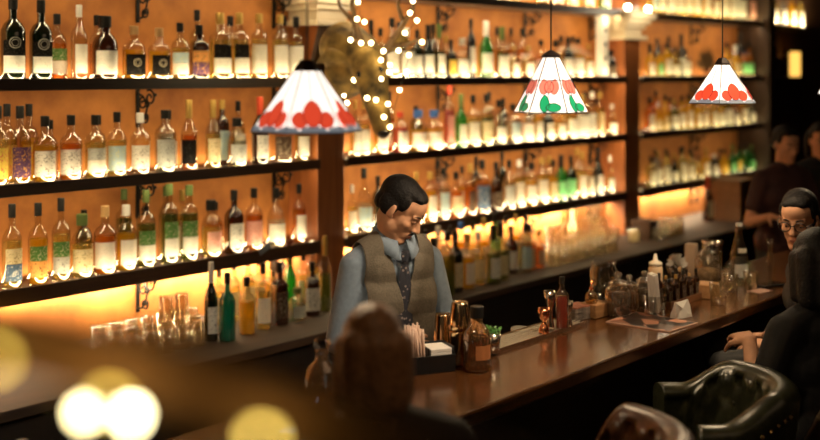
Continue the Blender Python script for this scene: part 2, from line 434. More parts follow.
# wrought iron shelf brackets
def scroll():
    pts = []
    for i in range(26):  # big lower volute
        a = R_(200 - i * 20); r = .030 - .0009 * i
        pts.append((0, -.052 + r * math.cos(a) * 1.0, -.058 + r * math.sin(a)))
    return pts
def bracket_meshes():
    bm = bmesh.new(); box(bm, -.011, .011, -.010, 0, -.20, 0, .002); m1 = bm
    bm = bmesh.new()
    def spiral(cy, cz, r0, r1, a0, turns, n=24):
        return [(0, cy + (r0 + (r1 - r0) * i / n) * math.cos(R_(a0 + turns * 360 * i / n)), cz + (r0 + (r1 - r0) * i / n) * math.sin(R_(a0 + turns * 360 * i / n))) for i in range(n + 1)]
    tube(bm, spiral(-.105, -.045, .042, .010, 60, 1.35), .0055, 6)
    tube(bm, spiral(-.050, -.075, .034, .008, 100, -1.3), .0055, 6)
    tube(bm, spiral(-.062, -.150, .030, .007, 140, 1.3), .0055, 6)
    tube(bm, [(0, -.005, -.02), (0, -.05, -.04), (0, -.085, -.075), (0, -.10, -.088)], .0055, 6)
    tube(bm, [(0, -.006, -.18), (0, -.04, -.175), (0, -.075, -.125), (0, -.085, -.09)], .0055, 6)
    ball(bm, (0, -.15, -.03), .009, 8); ball(bm, (0, -.085, -.09), .009, 8)
    return m1, bm
m1, m2 = bracket_meshes()
br0 = thing('shelf_bracket', '', 'bracket'); obj('wall_bar', m1, IRON, br0); obj('scrollwork', m2, IRON, br0, smooth=True)
bxs = [(0, onY(137, 100, YW).x, 'left'), (0, onY(273, 100, YW).x, 'right'), (1, onY(437, 100, YW).x, 'left'), (1, onY(524, 100, YW).x, 'central'), (1, onY(603, 100, YW).x - .22, 'right'),
       (2, onY(690, 60, YW).x, 'left'), (2, onY(740, 60, YW).x, 'right')]
first = True
for b, x, side in bxs:
    for s in range(4):
        if first: r = br0; first = False
        else:
            r = br0.copy(); col.objects.link(r)
            for c in br0.children: k = c.copy(); col.objects.link(k); k.parent = r
        r.location = (x, YW - .002, SHELF_Z[s] - SHELF_T[s] - .001)
        tag(r, 'black wrought iron scroll bracket under the %s, %s one in the %s' % (SHN[s], side, BAYN[b]), 'bracket', 'scroll brackets under the shelves')

# back counter
t = thing('back_counter', 'long dark wooden back counter under the bottle shelves', 'counter', (6, 4.5, 0))
bm = bmesh.new(); box(bm, -7.1, 7.4, YC - 4.5, YW - 4.5 - .001, CZ0 - .045, CZ0, .006); obj('worktop', bm, CTRTOP, t)
bm = bmesh.new(); box(bm, -7.1, 7.4, YC - 4.5 + .04, YW - 4.5 - .001, .001, CZ0 - .046); obj('cabinet', bm, BLACKW, t)

# bar counter
t = thing('bar_counter', 'long polished brown wooden bar counter in front of the bartender', 'counter', (5, YB0, 0))
bm = bmesh.new(); box(bm, -5.6, 4.6, 0, .50, BARZ - .05, BARZ, .008); obj('bar_top', bm, BARTOP, t)
bm = bmesh.new(); box(bm, -5.55, 4.55, .22, .40, .001, BARZ - .051); obj('front_panel', bm, BLACKW, t)
bm = bmesh.new(); box(bm, -5.6, 4.6, .402, .575, .80, .84, .004); obj('work_ledge', bm, solid('dark_steel', (.05, .045, .04), .35, .8), t)
bm = bmesh.new(); tube(bm, [(-5.5, .14, .20), (4.5, .14, .20)], .018, 10)
for k in range(9): tube(bm, [(-5.2 + 1.2 * k, .14, .20), (-5.2 + 1.2 * k, .23, .20)], .012, 8)
obj('foot_rail', bm, solid('dark_brass', (.25, .15, .06), .35, 1), t)

exec_parts = True
# ------------------------------------------------------------------ bottle rows
PLACED = []
def row(items, b, s, ybase=YB, detail=True, rear=False):
    z = SHELF_Z[s] if s < 4 else CZ0
    items = sorted(items, key=lambda q: q[0])
    where = ('%s, %s' % (SHN[s], BAYN[b])) if s < 4 else 'back counter, ' + BAYN[b]
    for i, it in enumerate(items):
        px, ty, wp, shp, g, lab, cap = it[:7]
        Y = it[7] if len(it) > 7 else ybase
        # place on its plane, keep only x
        x = onY(px, 100, Y).x; p = V((x, Y, z + .0008)); D = depth(p)
        H = (CZ + (YH - ty) / F * D) - z
        R = wp / 2 * D / F * (.97 if b == 0 else 1.16)
        H = max(.14, min(H, .44)); R = min(max(R, .026), .066)
        lim = (BAYS[b][0] + R + .006, BAYS[b][1] - R - .006)
        if s == 1: lim = (lim[0] + .05, lim[1] - .05)
        if s < 4 or p.y > 4.5: p.x = min(max(p.x, lim[0]), lim[1])
        rr_ = R * (1.2 if shp == 'sq' else 1.04)
        for _t in range(60):
            hit = [q for q in PLACED if abs(q[2] - z) < .01 and (q[0] - p.x) ** 2 + (q[1] - p.y) ** 2 < (q[3] + rr_ + .002) ** 2]
            if not hit: break
            p.x += .004 if s == 4 or p.x < lim[1] - .004 else 0
            if hit and _t % 6 == 5 and R > .026: R *= .94; rr_ *= .94
            if s < 4 and p.x >= lim[1] - .004: p.x -= .0; R *= .93; rr_ *= .93
        PLACED.append((p.x, p.y, z, rr_))
        words = GL[g][3]; ln = '' if lab[0] == 'n' else ', ' + LB[lab[-1]][2] + ' label'
        cp = ', ' + CP[cap][1] + ' cap'
        o_ = ORD[i] if i else 'first'
        lb = '%s bottle%s%s, %s' % (words, ln, '' if rear else cp, ('%s from left, %s' % (o_, where)) if not rear else '%s in rear row, %s' % (o_, where))
        bottle(p, H, R, shp, g, lab, cap, lb, ('rear ' if rear else '') + 'bottles on the ' + where, detail, R_(random.uniform(-25, 12) - 12))
L = {}
row([(13, -4, 25, 'std', 'd', 'wk', 'k'), (41, 0, 23, 'std', 'd', 'wk', 'k'), (79, 5, 16.5, 'std', 'c', 'w', 'w'), (105, 16, 26, 'squat', 'b', 'w', 'k'),
     (134, 26, 24, 'std', 'y', 'k', 'c'), (159, 28, 23, 'std', 'y', 'k', 'c'), (180, 23, 19, 'std', 'p', 'wB', 'k'), (199, 25, 18, 'sq', 'b', 'vo', 'k'),
     (220, 13, 20, 'sq', 'p', 'wk', 'g'), (239, 13, 18, 'sq', 'p', 'wk', 'g'), (259, 14, 18, 'tall', 'p', 'w', 'g'), (280, 15, 17, 'tall', 'p', 'w', 'g'), (296, 17, 15, 'sq', 'p', 'w', 'k')], 0, 1)
row([(57, 14, 20, 'std', 'a', 'wg', 'k'), (92, 15, 18, 'std', 'a', 'w', 'k'), (197, 10, 17, 'std', 'p', 'n', 'k'), (228, 16, 18, 'std', 'p', 'w', 'k'), (290, 16, 15, 'std', 'p', 'w', 'k')], 0, 1, 4.795, rear=True)
row([(-2, 106, 20, 'std', 'p', 'y', 'k'), (20, 106, 22, 'std', 'c', 'v', 'k'), (45, 116, 24, 'std', 'y', 'W', 'k'), (71, 115, 23, 'std', 'o', 'W', 'k'), (95, 115, 22, 'std', 'p', 'ws', 'k'),
     (117, 112, 20, 'std', 'p', 'B', 'k'), (140, 113, 21, 'std', 'c', 'W', 'w'), (165, 110, 21, 'tall', 's', 's', 'k'), (189, 100, 17, 'wine', 'a', 'k', 'g'), (213, 100, 16, 'wine', 'p', 'c', 'g'),
     (237, 118, 20, 'squat', 's', 's', 'k'), (260, 97, 17, 'wine', 'b', 'W', 'r'), (281, 112, 19, 'sq', 'c', 'd', 'k'), (302, 108, 16, 'std', 'p', 'w', 'k')], 0, 2)
row([(7, 104, 20, 'std', 'y', 'y', 'k'), (29, 104, 19, 'std', 'y', 'y', 'k'), (50, 120, 18, 'std', 'a', 'n', 'k'), (98, 115, 18, 'std', 'p', 'w', 'k'), (222, 100, 15, 'tall', 'b', 'B', 'g'), (238, 101, 15, 'std', 'p', 'w', 'k'), (168, 110, 18, 'std', 's', 'w', 'k')], 0, 2, 4.795, rear=True)
row([(12, 204, 20, 'std', 'p', 'bc', 'k'), (38, 203, 20, 'std', 'y', 'og', 'k'), (61, 198, 19, 'std', 'p', 'sg', 'k'), (82, 214, 23, 'squat', 'p', 'c', 'e'), (105, 206, 23, 'std', 'o', 'w', 'c'),
     (126, 205, 21, 'std', 'y', 'w', 'w'), (146, 190, 20, 'std', 'l', 'wg', 'e'), (169, 184, 19, 'tall', 'l', 'wg', 'e'), (189, 185, 19, 'tall', 'l', 'wg', 'e'), (211, 200, 21, 'squat', 'p', 'p', 'k'),
     (234, 190, 20, 'std', 'b', 'W', 'k'), (254, 188, 19, 'std', 'a', 'p', 'k'), (276, 188, 20, 'bulb', 's', 'w', 'k'), (299, 184, 15, 'std', 'a', 'w', 'k')], 0, 3)
row([(84, 210, 17, 'std', 'b', 'n', 'k'), (124, 189, 17, 'tall', 'l', 'n', 'e'), (166, 186, 16, 'tall', 'l', 'w', 'e'), (215, 202, 17, 'std', 'a', 'n', 'k'), (182, 190, 15, 'std', 'p', 'w', 'g')], 0, 3, 4.795, rear=True)
# left counter
row([(211, 262, 14, 'wine', 'd', 'W', 'w', 4.36), (226, 273, 17, 'std', 't', 'n', 'k', 4.30), (247, 277, 18, 'std', 'y', 'n', 'k', 4.34), (263, 263, 16, 'std', 'p', 'w', 'k', 4.36), (279, 262, 16, 'sq', 'b', 'd', 'k', 4.38),
     (297, 288, 18, 'squat', 's', 's', 'e', 4.38), (312, 262, 15, 'sq', 'b', 'W', 'k', 4.40), (325, 236, 13, 'wine', 'l', 'n', 'g', 4.42)], 0, 4)
row([(219, 268, 13, 'std', 'p', 'w', 'w'), (234, 260, 13, 'std', 'p', 'w', 'b'), (248, 258, 13, 'tall', 'p', 'w', 'b'), (258, 256, 13, 'std', 'p', 'w', 'r'), (272, 262, 13, 'std', 'y', 'w', 'w'),
     (290, 250, 13, 'wine', 'g', 'n', 'e'), (303, 252, 13, 'std', 'p', 'w', 'k'), (317, 240, 13, 'std', 'p', 'w', 'w')], 0, 4, 4.62, rear=True)

# middle bay
row([(371, 20, 11, 'std', 'd', 'n', 'k'), (380, 28, 11, 'std', 'p', 'w', 'k'), (392, 18, 13, 'std', 'p', 'w', 'k'), (406, 28, 13, 'sq', 's', 'w', 'w'), (417, 30, 10, 'std', 'd', 'w', 'k'), (428, 25, 11, 'wine', 'd', 'w', 'k'), (439, 24, 11, 'wine', 'l', 'w', 'e'),
     (451, 40, 10, 'std', 'k', 'y', 'k'), (462, 38, 12, 'squat', 's', 'w', 's'), (471, 19, 8, 'tall', 'k', 'w', 'k'), (486, 21, 12, 'wine', 'g', 'w', 'w'), (502, 27, 12, 'wine', 'l', 'w', 'e'),
     (514, 46, 10, 'std', 'p', 'w', 'g'), (528, 46, 12, 'std', 'p', 'w', 'g'), (541, 40, 11, 'std', 'a', 'w', 'k'), (556, 40, 11, 'squat', 'y', 'w', 'k'), (568, 37, 11, 'std', 'd', 'w', 'k'), (578, 38, 11, 'std', 'y', 'w', 'k'), (588, 44, 9, 'std', 'p', 'w', 'g'), (613, 50, 10, 'squat', 'k', 'd', 'k')], 1, 1)
row([(399, 22, 12, 'std', 'd', 'n', 'k'), (433, 24, 10, 'std', 'd', 'n', 'k'), (446, 36, 9, 'std', 'p', 'w', 'g'), (497, 27, 9, 'std', 'a', 'n', 'k'), (511, 28, 9, 'std', 'a', 'w', 'k'), (522, 28, 9, 'std', 'a', 'w', 'k'), (561, 36, 9, 'std', 'y', 'w', 'k'), (573, 36, 9, 'std', 'a', 'w', 'k')], 1, 1, 4.79, rear=True)
row([(355, 100, 9, 'std', 'p', 'w', 'g'), (363, 100, 11, 'std', 'p', 'w', 'g'), (381, 96, 12, 'std', 'y', 'w', 'k'), (400, 112, 14, 'tall', 'r', 'w', 'r'), (418, 110, 16, 'squat', 'y', 'w', 'b'), (434, 110, 15, 'squat', 'y', 'w', 'b'), (449, 86, 10, 'tall', 'r', 'p', 'r'), (461, 94, 11, 'wine', 'g', 'w', 'e'), (473, 95, 12, 'std', 'p', 'w', 'k'),
     (486, 94, 12, 'std', 'l', 'c', 'k'), (499, 100, 13, 'bulb', 's', 'w', 'k'), (513, 104, 12, 'sq', 's', 'B', 'k'), (527, 106, 11, 'sq', 'c', 'w', 'w'), (537, 100, 11, 'std', 'y', 'w', 'k'), (548, 104, 11, 'std', 'd', 'w', 'k'), (560, 100, 11, 'bulb', 'p', 'w', 'g'), (571, 98, 11, 'std', 'p', 'w', 'g'), (582, 95, 11, 'sq', 's', 'w', 'g'),
     (592, 92, 8, 'tall', 'c', 'W', 'w'), (600, 92, 8, 'tall', 'p', 'c', 'g'), (612, 104, 9, 'bulb', 'p', 'w', 'w')], 1, 2)
row([(389, 92, 10, 'std', 'a', 'w', 'k'), (416, 106, 11, 'std', 'd', 'n', 'k'), (489, 92, 9, 'std', 'p', 'w', 'k'), (503, 98, 9, 'std', 'd', 'n', 'k'), (531, 98, 9, 'std', 'd', 'w', 'k'), (566, 96, 9, 'std', 'y', 'w', 'g'), (585, 92, 9, 'std', 'p', 'w', 'k')], 1, 2, 4.79, rear=True)
row([(352, 185, 9, 'std', 'p', 'w', 'w'), (364, 168, 14, 'bulb', 's', 'B', 'k'), (416, 172, 12, 'std', 'y', 'w', 'g'), (430, 172, 12, 'tall', 'y', 'w', 'g'), (443, 168, 12, 'tall', 's', 'B', 'k'), (456, 172, 12, 'std', 'o', 'c', 'k'), (470, 164, 11, 'std', 'a', 'd', 'g'), (482, 160, 12, 'sq', 'a', 'b', 'k'), (496, 162, 12, 'bulb', 'b', 'd', 'k'),
     (509, 160, 11, 'std', 's', 's', 'k'), (519, 160, 10, 'tall', 'p', 'w', 'w'), (531, 162, 11, 'std', 'y', 'w', 'k'), (542, 158, 11, 'tall', 'p', 'w', 'g'), (553, 160, 9, 'std', 'y', 'c', 'k'), (561, 155, 11, 'wine', 'g', 'G', 'k'), (571, 156, 10, 'std', 'd', 'G', 'k'), (582, 152, 9, 'std', 'p', 'w', 'g'), (590, 152, 8, 'wine', 'p', 'w', 'k'), (598, 150, 10, 'wine', 'd', 'w', 'k'), (610, 156, 8, 'bulb', 'p', 'w', 'w')], 1, 3)
row([(378, 176, 11, 'std', 'd', 'n', 'k'), (437, 160, 9, 'std', 'a', 'n', 'k'), (462, 166, 9, 'std', 'y', 'w', 'k'), (476, 156, 9, 'std', 'd', 'n', 'k'), (502, 152, 9, 'std', 'd', 'n', 'k'), (526, 154, 9, 'std', 'p', 'w', 'k'), (549, 156, 9, 'std', 'y', 'w', 'g'), (577, 148, 9, 'std', 'p', 'w', 'g')], 1, 3, 4.79, rear=True)
row([(487, -40, 12, 'std', 'p', 'w', 'k'), (500, -40, 12, 'std', 'p', 'w', 'k'), (513, -40, 12, 'std', 'y', 'w', 'k'), (541, -40, 12, 'std', 'p', 'w', 'k'), (556, -38, 12, 'std', 's', 'w', 'k'), (571, -38, 11, 'std', 'p', 'w', 'k'), (588, -38, 11, 'std', 'y', 'w', 'k'), (604, -36, 11, 'std', 'g', 'w', 'k')], 1, 0)
row([(408, 240, 14, 'std', 'p', 'c', 'k', 4.24), (420, 236, 15, 'std', 'y', 'w', 'w', 4.18), (432, 238, 15, 'bulb', 'p', 'W', 'k', 4.20), (444, 232, 14, 'tall', 'l', 'n', 'k', 4.17), (455, 230, 14, 'std', 'k', 'c', 'k', 4.20), (467, 234, 14, 'std', 'y', 'w', 'g', 4.22),
     (478, 232, 12, 'std', 'p', 'c', 'w', 4.26), (487, 226, 15, 'wine', 'l', 'W', 'k', 4.20), (500, 222, 15, 'wine', 'l', 'c', 'k', 4.24), (511, 226, 12, 'std', 'b', 'w', 'k', 4.32), (518, 224, 12, 'sq', 's', 'B', 'k', 4.26), (529, 224, 12, 'std', 'a', 'c', 'k', 4.30), (539, 230, 10, 'std', 'o', 'c', 'g', 4.30)], 1, 4)
row([(414, 232, 12, 'std', 'y', 'w', 'w'), (426, 230, 12, 'std', 'p', 'w', 'k'), (438, 226, 12, 'std', 'y', 'w', 'w'), (450, 226, 12, 'std', 'p', 'w', 'k'), (461, 222, 12, 'tall', 'y', 'w', 'b'), (473, 222, 12, 'std', 'p', 'w', 'k'), (484, 218, 11, 'std', 'y', 'w', 'g'), (495, 214, 11, 'std', 'g', 'n', 'k'), (506, 216, 11, 'std', 'p', 'w', 'k'), (516, 214, 10, 'std', 'y', 'w', 'g'), (526, 214, 10, 'std', 'p', 'w', 'k')], 1, 4, 4.50, rear=True)
# right bay, blurred rows
def rnd_row(x0, x1, n, top, b, s, glasses, labs='wwwwcw', caps='kkgkw', wp=9, jit=6, skip=None, **k):
    it = []
    for i in range(n):
        px = x0 + (x1 - x0) * (i + .5) / n + random.uniform(-.8, .8)
        if skip and skip[0] < px < skip[1]: continue
        it.append((px, top + random.uniform(-jit, jit), wp * random.uniform(.85, 1.12), random.choice(['std', 'std', 'tall', 'wine', 'sq', 'bulb']), random.choice(glasses), random.choice(labs), random.choice(caps)))
    row(it, b, s, detail=False, **k)
rnd_row(648, 755, 12, -35, 2, 0, 'ppsyc', 'wwwwBp', wp=9.5, jit=4)
rnd_row(646, 756, 13, 43, 2, 1, 'pysya', 'wwwwcG', wp=8.2, skip=(688, 726))
rnd_row(650, 752, 8, 38, 2, 1, 'dabd', 'nnww', 'kkk', wp=7.5, ybase=4.79, rear=True, skip=(688, 726))
rnd_row(646, 756, 14, 98, 2, 2, 'pysyal', 'wwwwcw', wp=7.8)
rnd_row(650, 752, 8, 95, 2, 2, 'daba', 'nnww', 'kkk', wp=7.2, ybase=4.79, rear=True)
rnd_row(646, 718, 9, 152, 2, 3, 'pysd', 'wwwwn', wp=7.6)
rnd_row(721, 757, 5, 148, 2, 3, 'gggly', 'Gynb', 'ek', wp=7.4)
rnd_row(648, 752, 8, 150, 2, 3, 'dabd', 'nnn', 'kkk', wp=7.2, ybase=4.79, rear=True)

# script mark on the blue label of the lowest shelf
def text_mesh(s, size, depth_=.0004, shear=.25):
    cu = bpy.data.curves.new('t', 'FONT'); cu.body = s; cu.size = size; cu.shear = shear; cu.extrude = depth_; cu.align_x = 'CENTER'
    o = bpy.data.objects.new('t', cu); col.objects.link(o)
    dg = bpy.context.evaluated_depsgraph_get(); me = bpy.data.meshes.new_from_object(o.evaluated_get(dg))
    bpy.data.objects.remove(o); bpy.data.curves.remove(cu); return me


# dim niche right of the post: a few more bottles and a small amber cylinder lamp
for k, px in enumerate((774, 783, 792, 800)):
    x = onY(px, 10, 4.69).x
    bottle(V((x, 4.69, SHELF_Z[0] + .0008)), .33, .042, 'std', 'psyp'[k], 'w', 'k', '%s bottle, white label, %s from left on the niche shelf beyond the post' % (GL['psyp'[k]][3], ['first', 'second', 'third', 'fourth'][k]), 'bottles in the dim niche', False)
for k, px in enumerate((776, 784)):
    x = onY(px, 60, 4.70).x
    bottle(V((x, 4.70, SHELF_Z[1] + .0008)), .30, .045, 'sq', 'b', 'd', 'k', 'dark brown bottle, %s one beside the amber cylinder lamp in the niche' % ['far left', 'nearest'][k], None, False)
t = thing('shelf_lamp', 'glowing amber cylinder lamp on the niche shelf beyond the post', 'lamp', V((onY(795, 60, 4.70).x, 4.70, SHELF_Z[1] + .0008)))
obj('shade', LA([(.05, .0), (.055, .004), (.055, .26), (.05, .265)], seg=20), emission('amber_shade', (1, .52, .10), 1.6), t)
obj('lamp_base', LA([(0, -.0003), (.058, -.0003), (.058, -.0001)], seg=20), BLACK, t)

# round emblems on the first dark bottles and ring emblems on the black labels; script letter on a blue label
bl = [o for o in col.objects if o.name.startswith('liquor_bottle') and o.get('label', '').endswith('from left, upper shelf, left bay')]
rings = {}
def emblem(root, z, rr, mname):
    R_x, H_ = root.scale.x, root.scale.z
    bm = bmesh.new()
    for r0 in (rr, rr * .62):
        for i in range(20):
            a0, a1 = 2 * math.pi * i / 20, 2 * math.pi * (i + 1) / 20
            q = []
            for a, r in ((a0, r0), (a1, r0), (a1, r0 * .86), (a0, r0 * .86)):
                th = r * math.cos(a) / R_x; q.append(bm.verts.new((1.045 * math.sin(th), -1.045 * math.cos(th), z + r * math.sin(a) / H_)))
            bm.faces.new(q)
    o = obj('emblem', bm, MC[mname], root)
solid('emblem_silver', (.45, .42, .36), .5); solid('emblem_cream', (.7, .6, .4), .5)
for o in bl:
    l = o['label']
    if l.startswith('near-black'): emblem(o, .45, .026, 'emblem_silver')
    elif 'black label' in l and 'cork' in l: emblem(o, .33, .020, 'emblem_cream')
for o in col.objects:
    if o.get('label', '').startswith('pale straw bottle, cream label, black cap, first from left, lower shelf'):
        me = text_mesh('B', .034); bm = bmesh.new(); bm.from_mesh(me)
        for v in bm.verts:
            x, y = v.co.x - .008, v.co.y; th = x / o.scale.x; r = 1.05 + v.co.z * 4
            v.co = V((r * math.sin(th), -r * math.cos(th), .155 + y / o.scale.z))
        obj('lettering', bm, solid('letter_white', (.8, .78, .72), .6), o)
# white box with black dots, dried bunch, shelf tags
t = thing('gift_box', 'tall white box with three black dots at the right end of the upper shelf', 'box', V((onY(602, 60, 4.70).x, 4.70, SHELF_Z[1] + .0008)), R_(-6))
hb_ = CZ + (YH - 14) / F * depth(V((onY(602, 60, 4.70).x, 4.70, 0))) - SHELF_Z[1]
bm = bmesh.new(); box(bm, -.036, .036, -.036, .036, 0, hb_, .003); obj('carton', bm, solid('white_card', (.75, .72, .65), .7), t)
for k in range(3):
    bm = bmesh.new(); lathe(bm, [(0, 0), (.020, 0), (.020, .0008), (0, .0008)], 18); bmesh.ops.rotate(bm, verts=bm.verts[:], cent=(0, 0, 0), matrix=Matrix.Rotation(R_(90), 3, 'X'))
    bmesh.ops.translate(bm, verts=bm.verts[:], vec=(0, -.0362, hb_ * (.3 + .22 * k))); obj('dot', bm, BLACK, t)
t = thing('dried_bunch', 'brown fan shaped dried bunch in a pot on the upper shelf, right bay', 'dried plant', V((onY(707, 60, 4.66).x, 4.66, SHELF_Z[1] + .0008)))
obj('pot', LA([(0, 0), (.03, 0), (.04, .08), (.034, .08), (.03, .06), (0, .06)], seg=16), PILWOOD, t)
bm = bmesh.new()
for k in range(150):
    a = R_(random.uniform(8, 172)); l = random.uniform(.10, .25); yy = random.uniform(-.05, .05)
    d = V((math.cos(a), yy, math.sin(a))); s_ = V((-math.sin(a), 0, math.cos(a))) * .010; c = V((0, 0, .07))
    bm.faces.new([bm.verts.new(q) for q in (c, c + d * l * .6 + s_, c + d * l, c + d * l * .6 - s_)])
obj('fronds', bm, solid('dried_frond', (.17, .075, .02), .8), t)
for k, (px, py, w_, h_, m_, lb, rot) in enumerate(((265, 249, .085, .035, solid('tag_grey', (.22, .26, .30), .5), 'grey blue tag clipped on the lower shelf edge, left bay', 24), (290, 243, .05, .022, solid('tag_red', (.16, .03, .02), .5), 'small dark red tag clipped on the lower shelf edge, left bay', 14))):
    p = onY(px, py, YF - .014); bm = bmesh.new(); box(bm, -w_ / 2, w_ / 2, 0, .005, -h_ / 2, h_ / 2, .001)
    o = obj('shelf_tag', bm, m_); o.location = p; o.rotation_euler = (0, R_(-rot), 0); tag(o, lb, 'tag')
# ------------------------------------------------------------------ pendants
def lamp_mat(name, c, s):
    return solid(name, c, .25, emit=s, ecol=c)
LW_ = lamp_mat('lamp_glass_white', (1, .88, .76), 1.45); LR = lamp_mat('lamp_glass_red', (.85, .075, .03), .85)
LGr = lamp_mat('lamp_glass_grey', (.42, .46, .50), .35); LPk = lamp_mat('lamp_glass_pink', (.9, .20, .13), .9); LGn = lamp_mat('lamp_glass_green', (.02, .42, .16), .55)
LEADC = solid('lead_came', (.03, .018, .014), .5, .5)
def pendant(p, R, H, kind, rot, label, zc=3.3):
    """six flat leaded-glass faces; p is the centre of the bottom rim"""
    t = thing('pendant_lamp', label, 'lamp', p, 0, 'stained glass pendant lamps over the bar')
    rt = R * .20
    def pt(k, v, u=0):   # face k corner direction; v: 0 bottom..1 top; u in 0..1 along the face
        a0, a1 = rot + k * math.pi / 3, rot + (k + 1) * math.pi / 3
        r = R + (rt - R) * v
        A = V((r * math.cos(a0), r * math.sin(a0), H * v)); B = V((r * math.cos(a1), r * math.sin(a1), H * v))
        return A.lerp(B, u)
    def nrm(k):
        a = rot + (k + .5) * math.pi / 3; return V((math.cos(a), math.sin(a), .6)).normalized()
    bm = bmesh.new(); sag = .022 if kind == 'red' else .012
    for k in range(6):
        N = 12
        for i in range(N):
            u0, u1 = i / N, (i + 1) / N
            f = bm.faces.new([bm.verts.new(q) for q in (pt(k, 0, u0) , pt(k, 0, u1), pt(k, 1, u1), pt(k, 1, u0))])
    bmesh.ops.remove_doubles(bm, verts=bm.verts[:], dist=1e-5)
    obj('glass_shade', bm, LW_, t)
    def petal(k, cu, cv, ru, rv, off, tip=0):   # flat pieces lying on face k; v measured 0..1
        n = nrm(k) * off; ps = []
        for i in range(20):
            a = 2 * math.pi * i / 20
            x, y = math.cos(a), math.sin(a)
            if tip: x *= (1 - tip * max(0, y) ** 2)
            u, v = cu + ru * x, max(.0, cv + rv * y)
            lo = 0.0
            # u is in metres/R across the full bottom width so pieces keep their shape on the taper
            wv = 1 + (rt / R - 1) * v
            uu = .5 + (u - .5) / wv
            ps.append(pt(k, v, min(.985, max(.015, uu))) + n)
        return ps
    def piece(bm, ps):
        try: bm.faces.new([bm.verts.new(q) for q in ps])
        except ValueError: pass
    lead = bmesh.new()
    for k in range(6):
        tube(lead, [pt(k, 0), pt(k, 1)], .0022 if kind != 'red' else .0016, 6)
        tube(lead, [pt(k, 0), pt(k, 0, .5), pt(k, 0, 1)], .0022, 6)
    if kind == 'red':
        red = bmesh.new(); gr = bmesh.new()
        for k in range(6):
            # bottom scalloped grey border
            N = 24; n = nrm(k) * .0015
            for i in range(N):
                u0, u1 = i / N, (i + 1) / N
                h = lambda u: .035 + .075 * abs(math.sin(math.pi * 2 * (u - .25) )) ** .6 * (1 - .3 * abs(u - .5))
                piece(gr, [pt(k, 0.0, u0) + n, pt(k, 0.0, u1) + n, pt(k, h(u1), u1) + n, pt(k, h(u0), u0) + n])
            for cu, cv, ru, rv in ((.27, .19, .14, .125), (.73, .19, .14, .125), (.5, .28, .165, .20)):
                o_ = .003 if cu != .5 else .0042
                ps = petal(k, cu, cv, ru, rv, o_, .25); piece(red, ps)
                tube(lead, ps + ps[:1], .0011, 5)
            tube(lead, [pt(k, .45, .5) + n, pt(k, .97, .5) + n], .0009, 5)
        obj('red_petals', red, LR, t); obj('grey_border', gr, LGr, t)
    else:
        pk = bmesh.new(); gn = bmesh.new()
        for k in range(6):
            n = nrm(k) * .002
            for cu, du, ru, o_ in ((.36, 0, .12, .0022), (.64, 0, .12, .0022), (.5, 0, .12, .003)):
                ps = petal(k, cu, .45, ru, .135 if cu != .5 else .115, o_, .55); piece(pk, ps); tube(lead, ps + ps[:1], .0012, 5)
            ps = petal(k, .40, .155, .13, .15, .003, .5); piece(gn, ps); tube(lead, ps + ps[:1], .0014, 5)
            ps = petal(k, .64, .085, .20, .075, .0036, .2); piece(gn, ps); tube(lead, ps + ps[:1], .0014, 5)
            tube(lead, [pt(k, .56, 0.02) + n, pt(k, .56, .98) + n], .0013, 5)
            tube(lead, [pt(k, .2, .48) + n, pt(k, .36, .5) + n], .0014, 5)
        obj('tulips', pk, LPk, t); obj('leaves', gn, LGn, t)
    obj('lead_lines', lead, LEADC, t)
    bm = bmesh.new()
    prof = [(0, H + .022), (rt * .55, H + .020), (rt * 1.02, H), (rt * 1.45, H - .030)] if kind == 'red' else [(0, H + .020), (rt * .4, H + .016), (rt * 1.25, H + .001), (rt * 1.25, H - .004), (rt * .9, H - .005)]
    lathe(bm, prof, 6 if kind == 'red' else 16, cap=False, smooth=False); bmesh.ops.rotate(bm, verts=bm.verts[:], cent=(0, 0, 0), matrix=Matrix.Rotation(rot, 3, 'Z'))
    bmesh.ops.solidify(bm, geom=bm.faces[:], thickness=.0015)
    obj('metal_cap', bm, LEADC, t)
    bm = bmesh.new(); tube(bm, [(0, 0, H + .02), (0, 0, zc - p[2] - .01)], .0028, 6)
    obj('cord', bm, BLACK, t)
    bm = bmesh.new(); lathe(bm, [(.045, zc - p[2] - .02), (.045, zc - p[2] - .001), (0, zc - p[2] - .001)], 20); obj('ceiling_rose', bm, BLACK, t)
    bm = bmesh.new(); lathe(bm, [(0, H * .28), (.022, H * .36), (.026, H * .5), (.013, H * .75), (.013, H * .97), (0, H * .97)], 14); obj('light_bulb', bm, emission('pendant_bulb', (1, .82, .55), 12), t)
    point('pendant_light', (p[0], p[1], p[2] + H * .12), 11, (1, .76, .46), .03)
camdir = math.atan2(-SA, -CA)   # towards the camera
def prot(deg): return camdir + R_(deg)
p1 = atD(307, 131, 3.10); p2 = atD(551, 112, 3.90); p3 = atD(722.5, 103, 4.80); p4 = atD(843, 94, 5.7)
pendant(p1, .152, .172, 'red', prot(-17), 'large white glass pendant lamp with red petals, nearest, at left')
pendant(p2, .127, .192, 'tulip', prot(-42), 'white glass pendant lamp with pink tulips and green leaves, centre')
pendant(p3, .150, .168, 'red', prot(-20), 'white glass pendant lamp with red petals, at right beyond the tulip lamp')
pendant(p4, .127, .192, 'tulip', prot(-30), 'farthest pendant lamp, only its green corner at the right edge')

